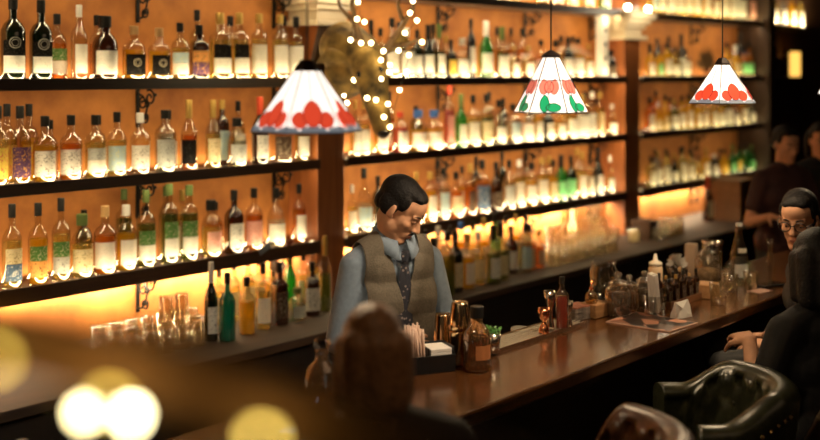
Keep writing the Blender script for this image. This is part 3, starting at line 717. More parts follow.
# ------------------------------------------------------------------ deer trophy on the first pilaster
def deer():
    base = V(((x_p1[0] + x_p1[1]) / 2 - .02, 4.615, 2.10))
    t = thing('deer_head', 'tan brown mounted deer head with antlers on the left pilaster', 'trophy', base)
    Q = lambda px, py, D: atD(px, py, D) - base
    D0 = depth(base)
    nb, n2, hd, mz, ns = Q(346, 48, D0 - .20), Q(357, 52, D0 - .27), Q(368, 60, D0 - .36), Q(377, 103, D0 - .48), Q(382, 128, D0 - .53)
    side = V((1, -.1, 0)).normalized()
    sd = (ns - hd).cross(V((CA, SA, 0))).normalized(); fw = V((CA, SA, 0))
    pr = [('c', nb, n2, .155, .125), ('c', n2, hd, .125, .098), ('c', n2 + V((0, -.02, -.12)), hd + V((0, 0, -.07)), .10, .07), ('c', hd, mz, .108, .070), ('c', mz, ns, .070, .052),
          ('c', nb + V((0, 0, -.16)), n2 + V((0, 0, -.12)), .13, .10), ('c', ns, ns + (ns - mz) * .15, .044, .038), ('e', hd + (mz - hd) * .3 + fw * -.04, (.075, .075, .06))]
    obj('head', blob(pr, .010, 5), solid('deer_hide', (.24, .145, .035), .8, noise=.85, scale=11, bump=1.0), t)
    hm = MC['deer_hide']; eye = solid('glass_eye', (.01, .008, .006), .1)
    e0 = hd.lerp(mz, .28)
    for s_ in (-1, 1):
        bm = bmesh.new(); ball(bm, e0 - sd * .0 + V((-CA, -SA, 0)) * .078 + sd * (.058 * s_), .018); obj('eye', bm, eye, t)
        a = hd + sd * (.075 * s_) + V((0, 0, .02)); b = a + sd * (.12 * s_) + V((0, .02, .05)); c = b + sd * (.07 * s_) + V((0, .02, -.03))
        obj('ear', blob([('c', a, b, .02, .042), ('c', b, c, .042, .008)], .008, 4), hm, t)
    bm = bmesh.new(); ball(bm, ns + (ns - mz) * .18 + V((-CA, -SA, 0)) * .012, (.034, .034, .026)); obj('nose', bm, solid('deer_nose', (.025, .015, .010), .4), t)
    bm = bmesh.new()
    lathe(bm, [(0, 0), (.17, 0), (.18, .012), (.165, .03), (0, .03)], 6, sq=None, smooth=False)
    bmesh.ops.scale(bm, verts=bm.verts[:], vec=(.75, 1.35, 1)); bmesh.ops.rotate(bm, verts=bm.verts[:], cent=(0, 0, 0), matrix=Matrix.Rotation(R_(90), 3, 'X'))
    bmesh.ops.translate(bm, verts=bm.verts[:], vec=(-.03, .004, .06)); obj('plaque', bm, DKWOOD, t)
    am = solid('antler', (.16, .085, .03), .55, noise=.4, scale=25, bump=.3)
    for pts, tines in (([(366, 58), (361, 42), (355, 22), (352, 4), (357, -26)], [[(356, 24), (341, 8), (336, -8)], [(362, 44), (349, 36)]]),
                       ([(378, 60), (389, 46), (402, 26), (413, 8), (418, -20)], [[(390, 46), (408, 44), (421, 38)], [(404, 24), (398, 6), (400, -8)]])):
        bm = bmesh.new(); n = len(pts)
        tube(bm, [Q(a, b, D0 - .36 - .02 * i) for i, (a, b) in enumerate(pts)], [.024 - .004 * i for i in range(n)], 8)
        for ti in tines: tube(bm, [Q(a, b, D0 - .38 - .03 * i) for i, (a, b) in enumerate(ti)], [.015 - .004 * i for i in range(len(ti))], 8)
        obj('antler', bm, am, t)
    # fairy lights wound round the antlers and the head
    lights = [(357, 19), (364.5, 22), (350.5, 40), (371, 43), (361, 43), (383.5, 51), (381, 60), (398.5, 50.5), (410, 13), (405, 33), (417, 20.5), (422, 42), (409, 55), (406.5, 72), (390, 65), (389, 72),
              (372, 78), (381, 79), (354, 80), (342, 58), (343, 70), (341, 77), (344, 95), (367, 98), (376, 100), (388, 104), (384, 117), (390, 127), (399.5, 90), (347, 103), (413, 1), (358, 2), (334, 37), (352, 61)]
    s = thing('fairy_lights', 'string of warm white fairy lights wound around the deer head', 'string lights', base + V((0, -.3, 0)))
    off = base + V((0, -.3, 0))
    pos = []
    for a, b in lights:
        dd = D0 - .47 - (.10 if b > 85 else .02 if b > 45 else .0) 
        if a < 346: dd = D0 - .26
        elif a < 358 and b > 55: dd = D0 - .38
        pos.append(atD(a, b, dd) - off)
    order = [0]; left = set(range(1, len(pos)))
    while left:
        j = min(left, key=lambda k: (pos[k] - pos[order[-1]]).length); order.append(j); left.remove(j)
    bm = bmesh.new(); pts = []
    for a, b in zip(order[:-1], order[1:]):
        pts += [pos[a], pos[a].lerp(pos[b], .5) + V((0, .01, -.012))]
    pts.append(pos[order[-1]]); tube(bm, pts, .0018, 5); obj('wire', bm, solid('dark_wire', (.02, .018, .01), .6), s)
    for q in pos:
        bm = bmesh.new(); ball(bm, q, .0125, 10); obj('bulb', bm, BULB, s)
    pl = base + V((-.10, -.62, .02)); 
deer()
point('deer_glow', atD(380, 66, depth(V((x_p1[0], 4.6, 0))) - .75), 3.0, (1, .78, .42), .12)

# ------------------------------------------------------------------ glassware helpers
def put(name, label, cat, prof_parts, p, rz=0, group=None, seg=24):
    """thing made of lathed parts [(part, profile, material, kw)]"""
    t = thing(name, label, cat, p, rz, group)
    for part, prof, m, kw in prof_parts:
        bm = LA(prof, seg=kw.get('seg', seg), sq=kw.get('sq'), cap=kw.get('cap', True), smooth=kw.get('smooth', True))
        obj(part, bm, m, t, loc=kw.get('loc'))
    return t
def cup(r0, r1, h, th=.002, base=.006):
    return [(0, 0), (r0, 0), (r1, h), (r1 - th, h), (r0 - th, base), (0, base)]
def flip(prof, h): return [(r, h - z) for r, z in prof][::-1]
UGL = {}
CUPG = glass('cup_glass', (.96, .90, .78), .22, .06, (1, .75, .4))  # empty glass: warm haze painted in for the golden glow of the lit counter
def tumbler(p, r, h, label, group, up=False, stem=False):
    key = (round(r, 3), round(h, 3), up, stem)
    if key not in UGL:
        if stem: pf = [(0, 0), (r * .9, 0), (r * .85, .003), (.006, .012), (.005, h * .45), (r * .5, h * .5), (r, h * .72), (r * .85, h), (r * .82, h), (r * .95, h * .72), (r * .45, h * .53), (0, h * .5)]
        else: pf = cup(r * .82, r, h)
        if not up: pf = flip(pf, h)
        bm = LA(pf, seg=16, cap=False); me = bpy.data.meshes.new('drinking_glass'); bmesh.ops.recalc_face_normals(bm, faces=bm.faces[:]); bm.to_mesh(me); bm.free(); me.materials.append(CUPG); UGL[key] = me
    o = bpy.data.objects.new('drinking_glass', UGL[key]); col.objects.link(o); o.location = p
    return tag(o, label, 'glass', group)
# clean glasses standing upside down on the back counter
zt = CZ0 + .0008
def glass_rows(px0, px1, ys, r, h, b, grp, adj, stem=False):
    for k, Y in enumerate(ys):
        xa, xb = onY(px0, 250, Y).x, onY(px1, 250, Y).x
        n = int((xb - xa) / (r * 2 + .014)) + 1
        for i in range(n):
            tumbler((xa + (r * 2 + .014) * i, Y, zt), r, h, '%s upturned glass, %s in the %s row on the counter, %s' % (adj, 'first' if i == 0 else ORD[i] + ' from left', ('front', 'middle', 'rear')[k], BAYN[b]), grp, False, stem)
glass_rows(98, 198, (4.34, 4.48, 4.62), .040, .115, 0, 'clean glasses on the left back counter', 'clear')
glass_rows(550, 616, (4.26, 4.40, 4.55), .036, .10, 1, 'clean glasses on the middle back counter', 'clear')
glass_rows(655, 682, (4.30, 4.46), .036, .105, 2, 'clean glasses on the right back counter', 'clear')
# second and third storeys of stacked glasses
def storey(px0, px1, Y, r, h, z, b, grp, word):
    xa, xb = onY(px0, 250, Y).x, onY(px1, 250, Y).x; n = int((xb - xa) / (r * 2 + .014)) + 1
    for i in range(n): tumbler((xa + (r * 2 + .014) * i, Y, z), r, h, 'clear upturned glass, %s in the %s stacked above, %s' % ('first' if i == 0 else ORD[i] + ' from left', word, BAYN[b]), grp)
storey(166, 196, 4.48, .040, .115, zt + .116, 0, 'clean glasses on the left back counter', 'second layer')
storey(550, 606, 4.55, .036, .10, zt + .101, 1, 'clean glasses on the middle back counter', 'second layer')
storey(566, 603, 4.55, .036, .10, zt + .202, 1, 'clean glasses on the middle back counter', 'third layer')
# small candle jar, dark boxes and the wooden crate on the far counter
put('candle_jar', 'cream candle in a glass jar on the counter by the second pilaster', 'candle', [('jar', cup(.045, .048, .11), CLEAR, {}), ('candle', [(0, .008), (.042, .008), (.042, .085), (0, .085)], solid('candle_wax', (.8, .62, .32), .5, emit=.5, ecol=(1, .6, .2)), {})], onY(634, 258, 4.38).xy.to_3d() + V((0, 0, zt)))
def boxthing(name, label, cat, p, sx, sy, sz, m, rz=0, bev=.004, group=None):
    bm = bmesh.new(); box(bm, -sx / 2, sx / 2, -sy / 2, sy / 2, 0, sz, bev)
    o = obj(name, bm, m); o.location = p; o.rotation_euler = (0, 0, rz); return tag(o, label, cat, group)
def onC(px, Y): q = onY(px, 200, Y); return V((q.x, Y, zt))
def crate(label, p, sx, sy, sz, m):
    t = thing('wooden_crate', label, 'crate', p)
    for nm, a in (('side_panel', (-sx / 2, -sx / 2 + .015, -sy / 2, sy / 2)), ('side_panel', (sx / 2 - .015, sx / 2, -sy / 2, sy / 2)), ('front_panel', (-sx / 2 + .016, sx / 2 - .016, -sy / 2, -sy / 2 + .015)), ('back_panel', (-sx / 2 + .016, sx / 2 - .016, sy / 2 - .015, sy / 2))):
        bm = bmesh.new(); box(bm, a[0], a[1], a[2], a[3], 0, sz, .002); obj(nm, bm, m, t)
    bm = bmesh.new(); box(bm, -sx / 2 + .016, sx / 2 - .016, -sy / 2 + .016, sy / 2 - .016, sz - .03, sz - .015); obj('lid', bm, m, t)
crate('brown wooden crate on the far right back counter', onC(733, 4.42), .46, .34, .36, wood('crate_wood', (.16, .075, .03), (.24, .12, .05), .5, (3, 20, 20)))
crate('small dark wooden box on the counter right of the candle jar', onC(648, 4.40) + V((-.05, 0, 0)), .14, .16, .15, DKWOOD)
bottle(onC(708, 4.5), .40, .05, 'wine', 'b', 'c', 'r', 'tall dark bottle with red cap beside the brown crate on the counter', None, False)
boxthing('wall_lamp', 'bright white tube lamp upright on the wall above the middle bay glasses', 'lamp', onY(572, 231, 4.842).xy.to_3d() + V((0, 0, CZ + (YH - 231) / F * depth(onY(572, 231, 4.84)))), .05, .035, .30, emission('tube_lamp', (1, .85, .55), 12))

# ------------------------------------------------------------------ on the bar
zb = BARZ + .0008
def onB(px, py): q = onZ(px, py, zb); return q
FOIL = solid('tin_gold', (.80, .56, .30), .17, 1)
# drip mat
q0, q1 = onB(492, 357), onB(588, 324.5)
mx0, mx1 = q0.x - .13, q1.x; my = YBB - .015
t = thing('drip_tray', 'long perforated steel drip tray along the inner bar edge', 'tray', ((mx0 + mx1) / 2, my - .062, zb))
hw = (mx1 - mx0) / 2
bm = bmesh.new(); box(bm, -hw, hw, -.062, .062, 0, .004); obj('tray', bm, solid('dark_tray', (.10, .08, .06), .4, .8), t)
bm = bmesh.new()
for i in range(int(hw * 2 / .016)): box(bm, -hw + .016 * i, -hw + .016 * i + .007, -.056, .056, .0045, .009)
for j in range(6): box(bm, -hw, hw, -.055 + .021 * j, -.051 + .021 * j, .009, .011)
obj('grate', bm, solid('grate_steel', (.80, .70, .55), .4, .7), t)
bm = bmesh.new(); box(bm, -hw - .003, hw + .003, -.066, -.060, 0, .014, .001); box(bm, -hw - .003, hw + .003, .060, .066, 0, .014, .001)
obj('rim', bm, STEEL, t)
zg = zb + .0118
# decanter
DG = glass('decanter_glass', (.88, .78, .62), .5, .1, (.8, .55, .3))
put('decanter', 'glass decanter with square stopper on the bar left of the customer head', 'decanter', [('body', [(0, .01), (.045, 0), (.050, .01), (.050, .11), (.042, .145), (.020, .165), (.018, .19), (.022, .195), (0, .195)], DG, {}),
    ('stopper', [(0, .196), (.016, .196), (.024, .205), (.025, .225), (.020, .230), (0, .230)], CLEAR, {'smooth': False, 'seg': 10})], onB(322, 415))
# straw caddy
p = onB(436, 368)
t = thing('bar_caddy', 'black bar caddy of straws and napkins beside the shaker', 'caddy', onB(431, 370) + V((-.02, .02, 0)), R_(-28))
bm = bmesh.new()
for a in ((-.10, .10, -.055, -.050), (-.10, .10, .050, .055), (-.10, -.095, -.05, .05), (.095, .10, -.05, .05), (.0, .005, -.05, .05)): box(bm, a[0], a[1], a[2], a[3], 0, .085 if a[2] != -.055 else .06, .001)
box(bm, -.10, .10, -.05, .05, 0, .004); obj('holder', bm, BLACK, t)
nb = bmesh.new()
for k in range(6): box(nb, .012, .090, -.045, .045, .006 + k * .0125, .006 + k * .0125 + .011, .001)
nk = obj('napkins', nb, PAPER, None); nk.location = t.location; nk.rotation_euler = t.rotation_euler
tag(nk, 'stack of folded white napkins in the black bar caddy', 'napkins'); nk.name = 'napkin_stack'
strm = solid('straw_paper', (.72, .50, .38), .6)
for k in range(30):
    a = V((random.uniform(-.075, -.008), random.uniform(-.04, .04), .006)); b = a + V((random.uniform(-.018, .012), random.uniform(-.012, .012), .145 + random.uniform(-.01, .012)))
    bm = bmesh.new(); tube(bm, [a, b], .0034, 7); o = obj('drinking_straw', bm, strm); o.location = t.location; o.rotation_euler = t.rotation_euler
    tag(o, 'pale drinking straw standing in the black bar caddy', 'straw', 'straws in the bar caddy')
# shaker tins
put('shaker_tin', 'upturned gold shaker tin behind the caddy', 'shaker', [('tin', [(0, .148), (.026, .148), (.029, .142), (.038, .006), (.040, 0), (.037, 0), (.027, .138), (0, .144)], FOIL, {})], onZ(443, 354, zg) + V((0, 0, 0)))
put('cocktail_shaker', 'tall gold cocktail shaker standing left of the whiskey bottle', 'shaker', [('lower_tin', [(0, 0), (.030, 0), (.034, .004), (.040, .115), (.043, .120), (0, .120)], FOIL, {}), ('upper_tin', [(0, .1205), (.042, .1205), (.041, .145), (.030, .215), (.027, .221), (0, .223)], FOIL, {})], onB(460, 364))
# whiskey bottle in front
r = bottle(onB(477, 370), .222, .0475, 'squat', 'a', 'n', 'k', 'short round amber whiskey bottle with orange label and black cap on the bar', None)
WH = glass('whiskey', (.62, .25, .05), .1, .10, (.6, .22, .03))
for c in r.children:
    if c.name.startswith('liquid'): c.material_slots[0].material = WH
    if c.name.startswith('glass'): c.material_slots[0].material = glass('whiskey_glass', (.86, .74, .52), .55, .14, (.75, .50, .22))
lb_ = child('label', band('squat', .20, .42, 38), solid('burnt_orange_label', (.42, .15, .045), .6), r); lb_.rotation_euler.z = R_(-20)
bm = bmesh.new()
for k in range(18):
    a = 2 * math.pi * k / 18; tube(bm, [(1.0 * math.cos(a), 1.0 * math.sin(a), .03), (1.02 * math.cos(a + .17), 1.02 * math.sin(a + .17), .13)], .05, 5)
o = obj('cut_glass_base', bm, glass('cut_base', (.8, .55, .25), .5, .05, (.8, .4, .1)), r)
# mint in a cup
t = put('mint_cup', 'small metal cup of green mint behind the whiskey bottle', 'garnish', [('cup', cup(.026, .034, .07), STEEL, {})], onZ(492, 352, zg))
bm = bmesh.new()
for k in range(170):
    a, b = random.uniform(0, 6.28), random.uniform(0, 1); r0 = .030 * math.sqrt(random.random()); c = V((r0 * math.cos(a), r0 * math.sin(a), 0.070 + .026 * b - r0 * .3))
    d = V((random.uniform(-1, 1), random.uniform(-1, 1), random.uniform(-.1, 1))).normalized(); s_ = d.orthogonal().normalized(); l = .012
    bm.faces.new([bm.verts.new(q) for q in (c, c + d * l * .5 + s_ * l * .35, c + d * l, c + d * l * .5 - s_ * l * .35)])
obj('mint_leaves', bm, solid('mint', (.07, .22, .035), .5), t)
# copper jigger, tall jigger, bottle, silver jigger
JG = lambda h, w: [(0, h * .98), (w * .92, h * .99), (w, h), (w * .95, h * .72), (w * .62, h * .56), (w * .3, h * .47), (w * .3, h * .43), (w * .6, h * .33), (w * .9, h * .16), (w * .92, 0), (0, 0)]
def JGH(h, w): return [(0, h * .7), (w * .6, h * .72), (w * .93, h), (w, h), (w * .95, h * .74), (w * .62, h * .56), (w * .28, h * .47), (w * .28, h * .43), (w * .6, h * .30), (w * .88, h * .12), (w * .9, 0), (0, 0)]
def onG(px, py): return onZ(px, py, zg)
put('jigger', 'copper hourglass jigger on the drip tray', 'jigger', [('jigger', JGH(.098, .024), COPPER, {})], onG(544, 333))
put('jigger', 'tall steel jigger standing behind the copper jigger', 'jigger', [('jigger', [(0, .10), (.012, .11), (.022, .152), (.024, .152), (.020, .12), (.013, .07), (.012, .06), (.019, .015), (.021, 0), (0, 0)], STEEL, {})], onG(549.5, 329))
put('jigger', 'short steel jigger at the right end of the drip tray', 'jigger', [('jigger', JGH(.098, .021), STEEL, {})], onG(568, 325.5))
bottle(onG(562, 328), .205, .027, 'tall', 'r', 'n', 'k', 'small bottle of pink syrup with long black neck on the drip tray', None, True)
# white cup on the inner ledge
hc_ = onY(520, 327.5, YBB + .075).z - .841
put('ice_cup', 'frosted white cup behind the drip tray', 'cup', [('cup', cup(.036, .038, hc_, .004), glass('frosted', (.8, .75, .68), .2, .6, (.8, .72, .6)), {})], V((onY(520, 335, YBB + .075).x, YBB + .075, .841)))
# stack of leaflets
p = onB(581, 320)
for k in range(9):
    boxthing('coaster_booklet', ('top booklet with reddish cover' if k == 8 else '%s booklet from the bottom' % ['lowest', 'second', 'third', 'fourth', 'fifth', 'sixth', 'seventh', 'eighth'][k]) + ' in the stack left of the wooden block', 'booklet', p + V((.02 + random.uniform(-.003, .003), .035, .0062 * k)), .115, .085, .006,
             solid('booklet_cover' if k == 8 else 'booklet_grey', (.28, .09, .05) if k == 8 else (.20, .16, .13), .5, noise=.5, scale=60), R_(-8 + random.uniform(-4, 4)), .001, 'booklets on the bar')
# wooden block with dropper bottle
p = onB(602, 318) + V((.02, .045, 0))
boxthing('wooden_block', 'light wooden block under the round dropper bottle', 'block', p, .115, .085, .058, LTWOOD, R_(-3))
put('dropper_bottle', 'small round dropper bottle with copper spout on the light wooden block', 'bottle', [('glass', [(0, .003), (.024, 0), (.028, .012), (.026, .035), (.012, .05), (.010, .058), (0, .058)], glass('dropper_glass', (.78, .6, .35), .3, .15, (.7, .45, .15)), {}), ('spout', [(0, .0585), (.011, .0585), (.009, .066), (.0035, .07), (.0025, .095), (0, .095)], COPPER, {})], p + V((-.03, .0, .0585)))
# big empty jar and apothecary jars
put('storage_jar', 'large empty clear jar behind the coffee jar', 'jar', [('jar', [(0, .004), (.058, 0), (.062, .01), (.062, .145), (.052, .165), (.052, .175), (.049, .175), (.049, .163), (.058, .143), (.058, .012), (0, .010)], CLEAR, {}), ('rim', [(.052, .1755), (.056, .1755), (.056, .184), (.052, .184)], CLEAR, {'cap': False})], onB(610, 306) + V((.05, .06, 0)))
JARG = glass('jar_glass', (.92, .86, .76), .5, .07, (.9, .7, .45))  # slight warm haze in the glass colour makes the jars look brighter lit
BEAN = solid('coffee_beans', (.055, .024, .010), .45, noise=.6, scale=90, bump=1.0)
def apoth(label, p, r, h, fill, fm):
    t = put('apothecary_jar', label, 'jar', [('jar', [(0, .004), (r * .9, 0), (r, .012), (r, h * .55), (r * .88, h * .64), (r * .66, h * .68), (r * .66, h * .71), (0, h * .71)], JARG, {}),
        ('contents', [(0, .008), (r * .86, .008), (r * .92, .016), (r * .92, h * fill), (r * .5, h * fill + .006), (0, h * fill + .008)], fm, {}),
        ('lid', [(0, h * .712), (r * .74, h * .712), (r * .76, h * .73), (r * .5, h * .80), (r * .16, h * .83), (r * .15, h * .86), (r * .30, h * .90), (r * .30, h * .97), (r * .15, h), (0, h)], JARG, {})], p)
    return t
apoth('apothecary jar of dark coffee beans beside the wooden block', onB(622, 317) + V((.02, .03, 0)), .056, .185, .50, BEAN)
apoth('apothecary jar of brown spice right of the coffee bean jar', onB(636, 313) + V((.03, .05, 0)), .044, .155, .46, solid('brown_spice', (.16, .07, .025), .6, noise=.6, scale=80, bump=1))
apoth('apothecary jar of dark tea behind the napkin glass', onB(649, 311) + V((.06, .055, 0)), .046, .16, .48, solid('dark_tea', (.05, .03, .015), .6, noise=.6, scale=80, bump=1))
# napkin glass
p = onB(660, 315) + V((-.01, .02, 0))
put('napkin_glass', 'tumbler holding rolled white napkins behind the menu', 'glass', [('tumbler', cup(.044, .050, .085), CLEAR, {})], p)
for k, (dx, dy) in enumerate(((.004, -.017), (.006, .0), (.008, .017))):
    bm = bmesh.new(); box(bm, -.017, .017, -.0065, .0065, .008, .175, .004)
    o = obj('rolled_napkin', bm, PAPER); o.location = p + V((dx, dy, .004)); o.rotation_euler = (0, R_(-11 + 3 * k), 0); tag(o, 'rolled white napkin leaning in the tumbler behind the menu', 'napkin', 'rolled napkins in the tumbler')
# menu
mq = [onB(605.5, 322.5), onB(635.5, 312.5), onB(698, 323.5), onB(669.5, 332.5)]
q = (mq[0] + mq[1] + mq[2] + mq[3]) / 4
t = thing('menu_sheet', 'large dark printed menu lying flat on the bar', 'menu', q)
def slab(cs, z0, z1):
    bm = bmesh.new(); lo = [bm.verts.new((c.x, c.y, z0)) for c in cs]; hi = [bm.verts.new((c.x, c.y, z1)) for c in cs]
    bm.faces.new(lo); bm.faces.new(hi)
    for k in range(4): bm.faces.new((lo[k], lo[(k + 1) % 4], hi[(k + 1) % 4], hi[k]))
    return bm
obj('backing', slab([c - q for c in mq], 0, .004), solid('menu_edge', (.5, .3, .22), .6), t)
m, n, l, out = nt('menu_print'); b = n.new('ShaderNodeBsdfPrincipled'); l.new(b.outputs[0], out.inputs[0]); b.inputs['Roughness'].default_value = .3
tc = n.new('ShaderNodeTexCoord'); vz = n.new('ShaderNodeTexVoronoi'); vz.inputs['Scale'].default_value = 13; l.new(tc.outputs['Object'], vz.inputs['Vector'])
r_ = n.new('ShaderNodeValToRGB'); r_.color_ramp.elements[0].color = (.02, .012, .01, 1); r_.color_ramp.elements[1].color = (.55, .24, .14, 1); r_.color_ramp.elements[0].position = .35; r_.color_ramp.elements[1].position = .95
sp = n.new('ShaderNodeSeparateColor'); l.new(vz.outputs['Color'], sp.inputs[0]); l.new(sp.outputs[0], r_.inputs[0]); l.new(r_.outputs[0], b.inputs['Base Color'])
obj('printed_page', slab([(c - q) * .94 for c in mq], .0041, .0048), m, t)
# crumpled white tissue (folded bird)
q = onB(684, 318) + V((0, .01, 0))
bm = bmesh.new()
vs = [bm.verts.new(V(v) * 1.35) for v in ((-.035, 0, 0), (.03, -.02, 0), (.035, .025, 0), (-.03, .025, 0), (-.045, .0, .055), (.0, .0, .03), (.045, .0, .05), (.01, .03, .04))]
for f in ((0, 1, 5), (0, 5, 4), (1, 6, 5), (1, 2, 6), (2, 7, 6), (5, 6, 7), (2, 3, 7), (3, 4, 7), (4, 5, 7), (3, 0, 4)): bm.faces.new([vs[i] for i in f])
bmesh.ops.subdivide_edges(bm, edges=bm.edges[:], cuts=2)
for v in bm.verts: v.co += V((random.uniform(-1, 1), random.uniform(-1, 1), random.uniform(0, 1))) * .003
o = obj('folded_tissue', bm, PAPER); o.location = q; tag(o, 'crumpled white folded tissue on the bar by the menu end', 'tissue')
# squeeze bottle
put('squeeze_bottle', 'white nozzle squeeze bottle of brown sauce behind the jars', 'bottle', [('bottle', [(0, 0), (.030, 0), (.033, .006), (.033, .125), (.028, .14), (0, .14)], solid('sauce_plastic', (.72, .50, .30), .4), {}), ('sauce', [(0.0331, .008), (.0337, .009), (.0337, .07), (.0331, .071)], solid('brown_sauce', (.22, .10, .04), .35), {'cap': False}),
    ('nozzle', [(0, .1405), (.031, .1405), (.031, .155), (.012, .165), (.006, .195), (0, .196)], solid('nozzle_white', (.8, .68, .5), .4), {})], onB(657, 300) + V((.08, .05, 0)))
# bitters rack
p = onB(682, 303) + V((0.02, .03, 0))
t = thing('bottle_rack', 'low wooden tray holding dark little bitters bottles', 'tray', p, R_(0)); m = wood('tray_wood', (.15, .06, .02), (.24, .10, .04), .4, (4, 30, 30))
for nm, a in (('bottom', (-.17, .17, -.05, .05, 0, .008)), ('side', (-.17, .17, -.055, -.0505, 0, .03)), ('side', (-.17, .17, .0505, .055, 0, .03)), ('end', (-.176, -.1705, -.055, .055, 0, .03)), ('end', (.1705, .176, -.055, .055, 0, .03))):
    bm = bmesh.new(); box(bm, *a, .001); obj(nm, bm, m, t)
for k in range(10):
    a = p + V((-.135 + .066 * (k % 5), -.024 + .047 * (k // 5), .0088))
    bottle(a, .115 + .010 * (k % 3), .017, 'tall', 'b', 'd', 'kgkck'[k % 5], 'dark bitters bottle, %s from left in the %s row of the wooden tray' % (['first', 'second', 'third', 'fourth', 'fifth'][k % 5], 'front' if k < 5 else 'rear'), 'bitters bottles in the wooden tray', False)
# farther things on the bar
boxthing('wooden_block', 'square wooden holder box in front of the lidded jar', 'block', onB(709, 299) + V((0.035, .03, 0)), .10, .09, .065, LTWOOD, R_(6))
apoth('lidded glass jar behind the square wooden holder', onB(710, 285) + V((.1, .06, 0)), .062, .19, .3, solid('pale_sugar', (.45, .33, .2), .7, noise=.5, scale=60))
tumbler(onB(708, 306) + V((.06, -.02, 0)), .040, .095, 'clear tumbler with a little melted ice, beside the square wooden holder', None, True)
t = put('shaker_glass', 'tall ribbed mixing glass with steel rim behind the lidded jar', 'glass', [('glass', cup(.045, .052, .17), CLEAR, {}), ('rim', [(.0525, .150), (.054, .150), (.054, .172), (.0525, .172)], STEEL, {'cap': False})], onB(717, 282) + V((.2, .12, 0)))
boxthing('wooden_block', 'upright beige paper straw box behind the lidded jar', 'box', onB(703, 283) + V((.14, .13, 0)), .055, .055, .165, solid('beige_card', (.6, .42, .28), .6), R_(10)).name = 'straw_box'
t = thing('white_flowers', 'bunch of white folded flowers in a low bowl behind the bitters', 'flowers', onB(692, 285) + V((.12, .14, 0)))
bm = LA(cup(.04, .055, .06)); obj('bowl', bm, CLEAR, t)
bm = bmesh.new()
for k in range(60):
    a = random.uniform(0, 6.28); e = random.uniform(.1, 1.4); d = V((math.cos(a) * math.cos(e), math.sin(a) * math.cos(e), math.sin(e))); c = V((0, 0, .06)) + d * .045; s_ = d.orthogonal().normalized()
    bm.faces.new([bm.verts.new(q) for q in (c - d * .02, c + s_ * .013, c + d * .022, c - s_ * .013)])
obj('petals', bm, PAPER, t)
tumbler(onB(729, 292) + V((.03, .0, 0)), .032, .08, 'clear glass between the tumbler and the water bottle', None, True)
tumbler(onB(748, 290) + V((.03, .0, 0)), .036, .085, 'clear glass standing right in front of the water bottle', None, True)
put('small_jar', 'little clear lidded jar left of the water bottle', 'jar', [('jar', [(0, 0), (.026, 0), (.028, .006), (.028, .05), (.02, .062), (0, .062)], CLEAR, {}), ('lid', [(0, .0625), (.023, .0625), (.020, .078), (.006, .085), (0, .086)], CLEAR, {})], onB(734, 281) + V((.06, .05, 0)))
r = bottle(onB(743, 281) + V((.0, .02, 0)), .285, .041, 'soda', 's', 'w', 'w', 'clear water bottle with round white label, tallest on the bar', None, True, R_(-40), lz=(.08, .30))
child('label', band('soda', .50, .58, 34, 1.0), lmat('w'), r)
put('bud_vase', 'slim clear glass vase near the far end of the bar', 'vase', [('vase', [(0, .004), (.022, 0), (.024, .006), (.012, .05), (.010, .085), (.017, .125), (.019, .140), (.017, .140), (.008, .085), (.009, .05), (0, .012)], CLEAR, {})], onB(770, 265) + V((0, 0, 0)))
t = thing('phone', 'dark mobile phone lying on the bar before the glasses man', 'phone', onB(775, 286) + V((0, .02, 0)), R_(-20))
bm = bmesh.new(); box(bm, -.085, .085, -.04, .04, 0, .010, .003); obj('case', bm, BLACK, t)
bm = bmesh.new(); box(bm, -.08, .08, -.036, .036, .0101, .0106); obj('screen', bm, solid('phone_glass', (.02, .015, .01), .08), t)
boxthing('paper_slip', 'pinkish paper slip beside the dark phone', 'paper', onB(760, 291), .11, .07, .0015, solid('pink_paper', (.6, .35, .26), .6), R_(-10), 0)
t = thing('tablet', 'small lit pale blue screen lying on the bar near the frame bottom', 'tablet', onB(291, 433), R_(20))
bm = bmesh.new(); box(bm, -.04, .04, -.025, .025, 0, .008, .002); obj('case', bm, BLACK, t)
bm = bmesh.new(); box(bm, -.036, .036, -.021, .021, .0081, .0086); obj('screen', bm, emission('tablet_screen', (.55, .72, 1), 1.6), t)
# bottle standing on the inner ledge, bottom left
bottle(V((onY(22, 430, YBB + .07).x, YBB + .07, .841)), .31, .037, 'wine', 'd', 'n', 'w', 'dark bottle with white cap behind the bar at the bottom left corner', None, False)
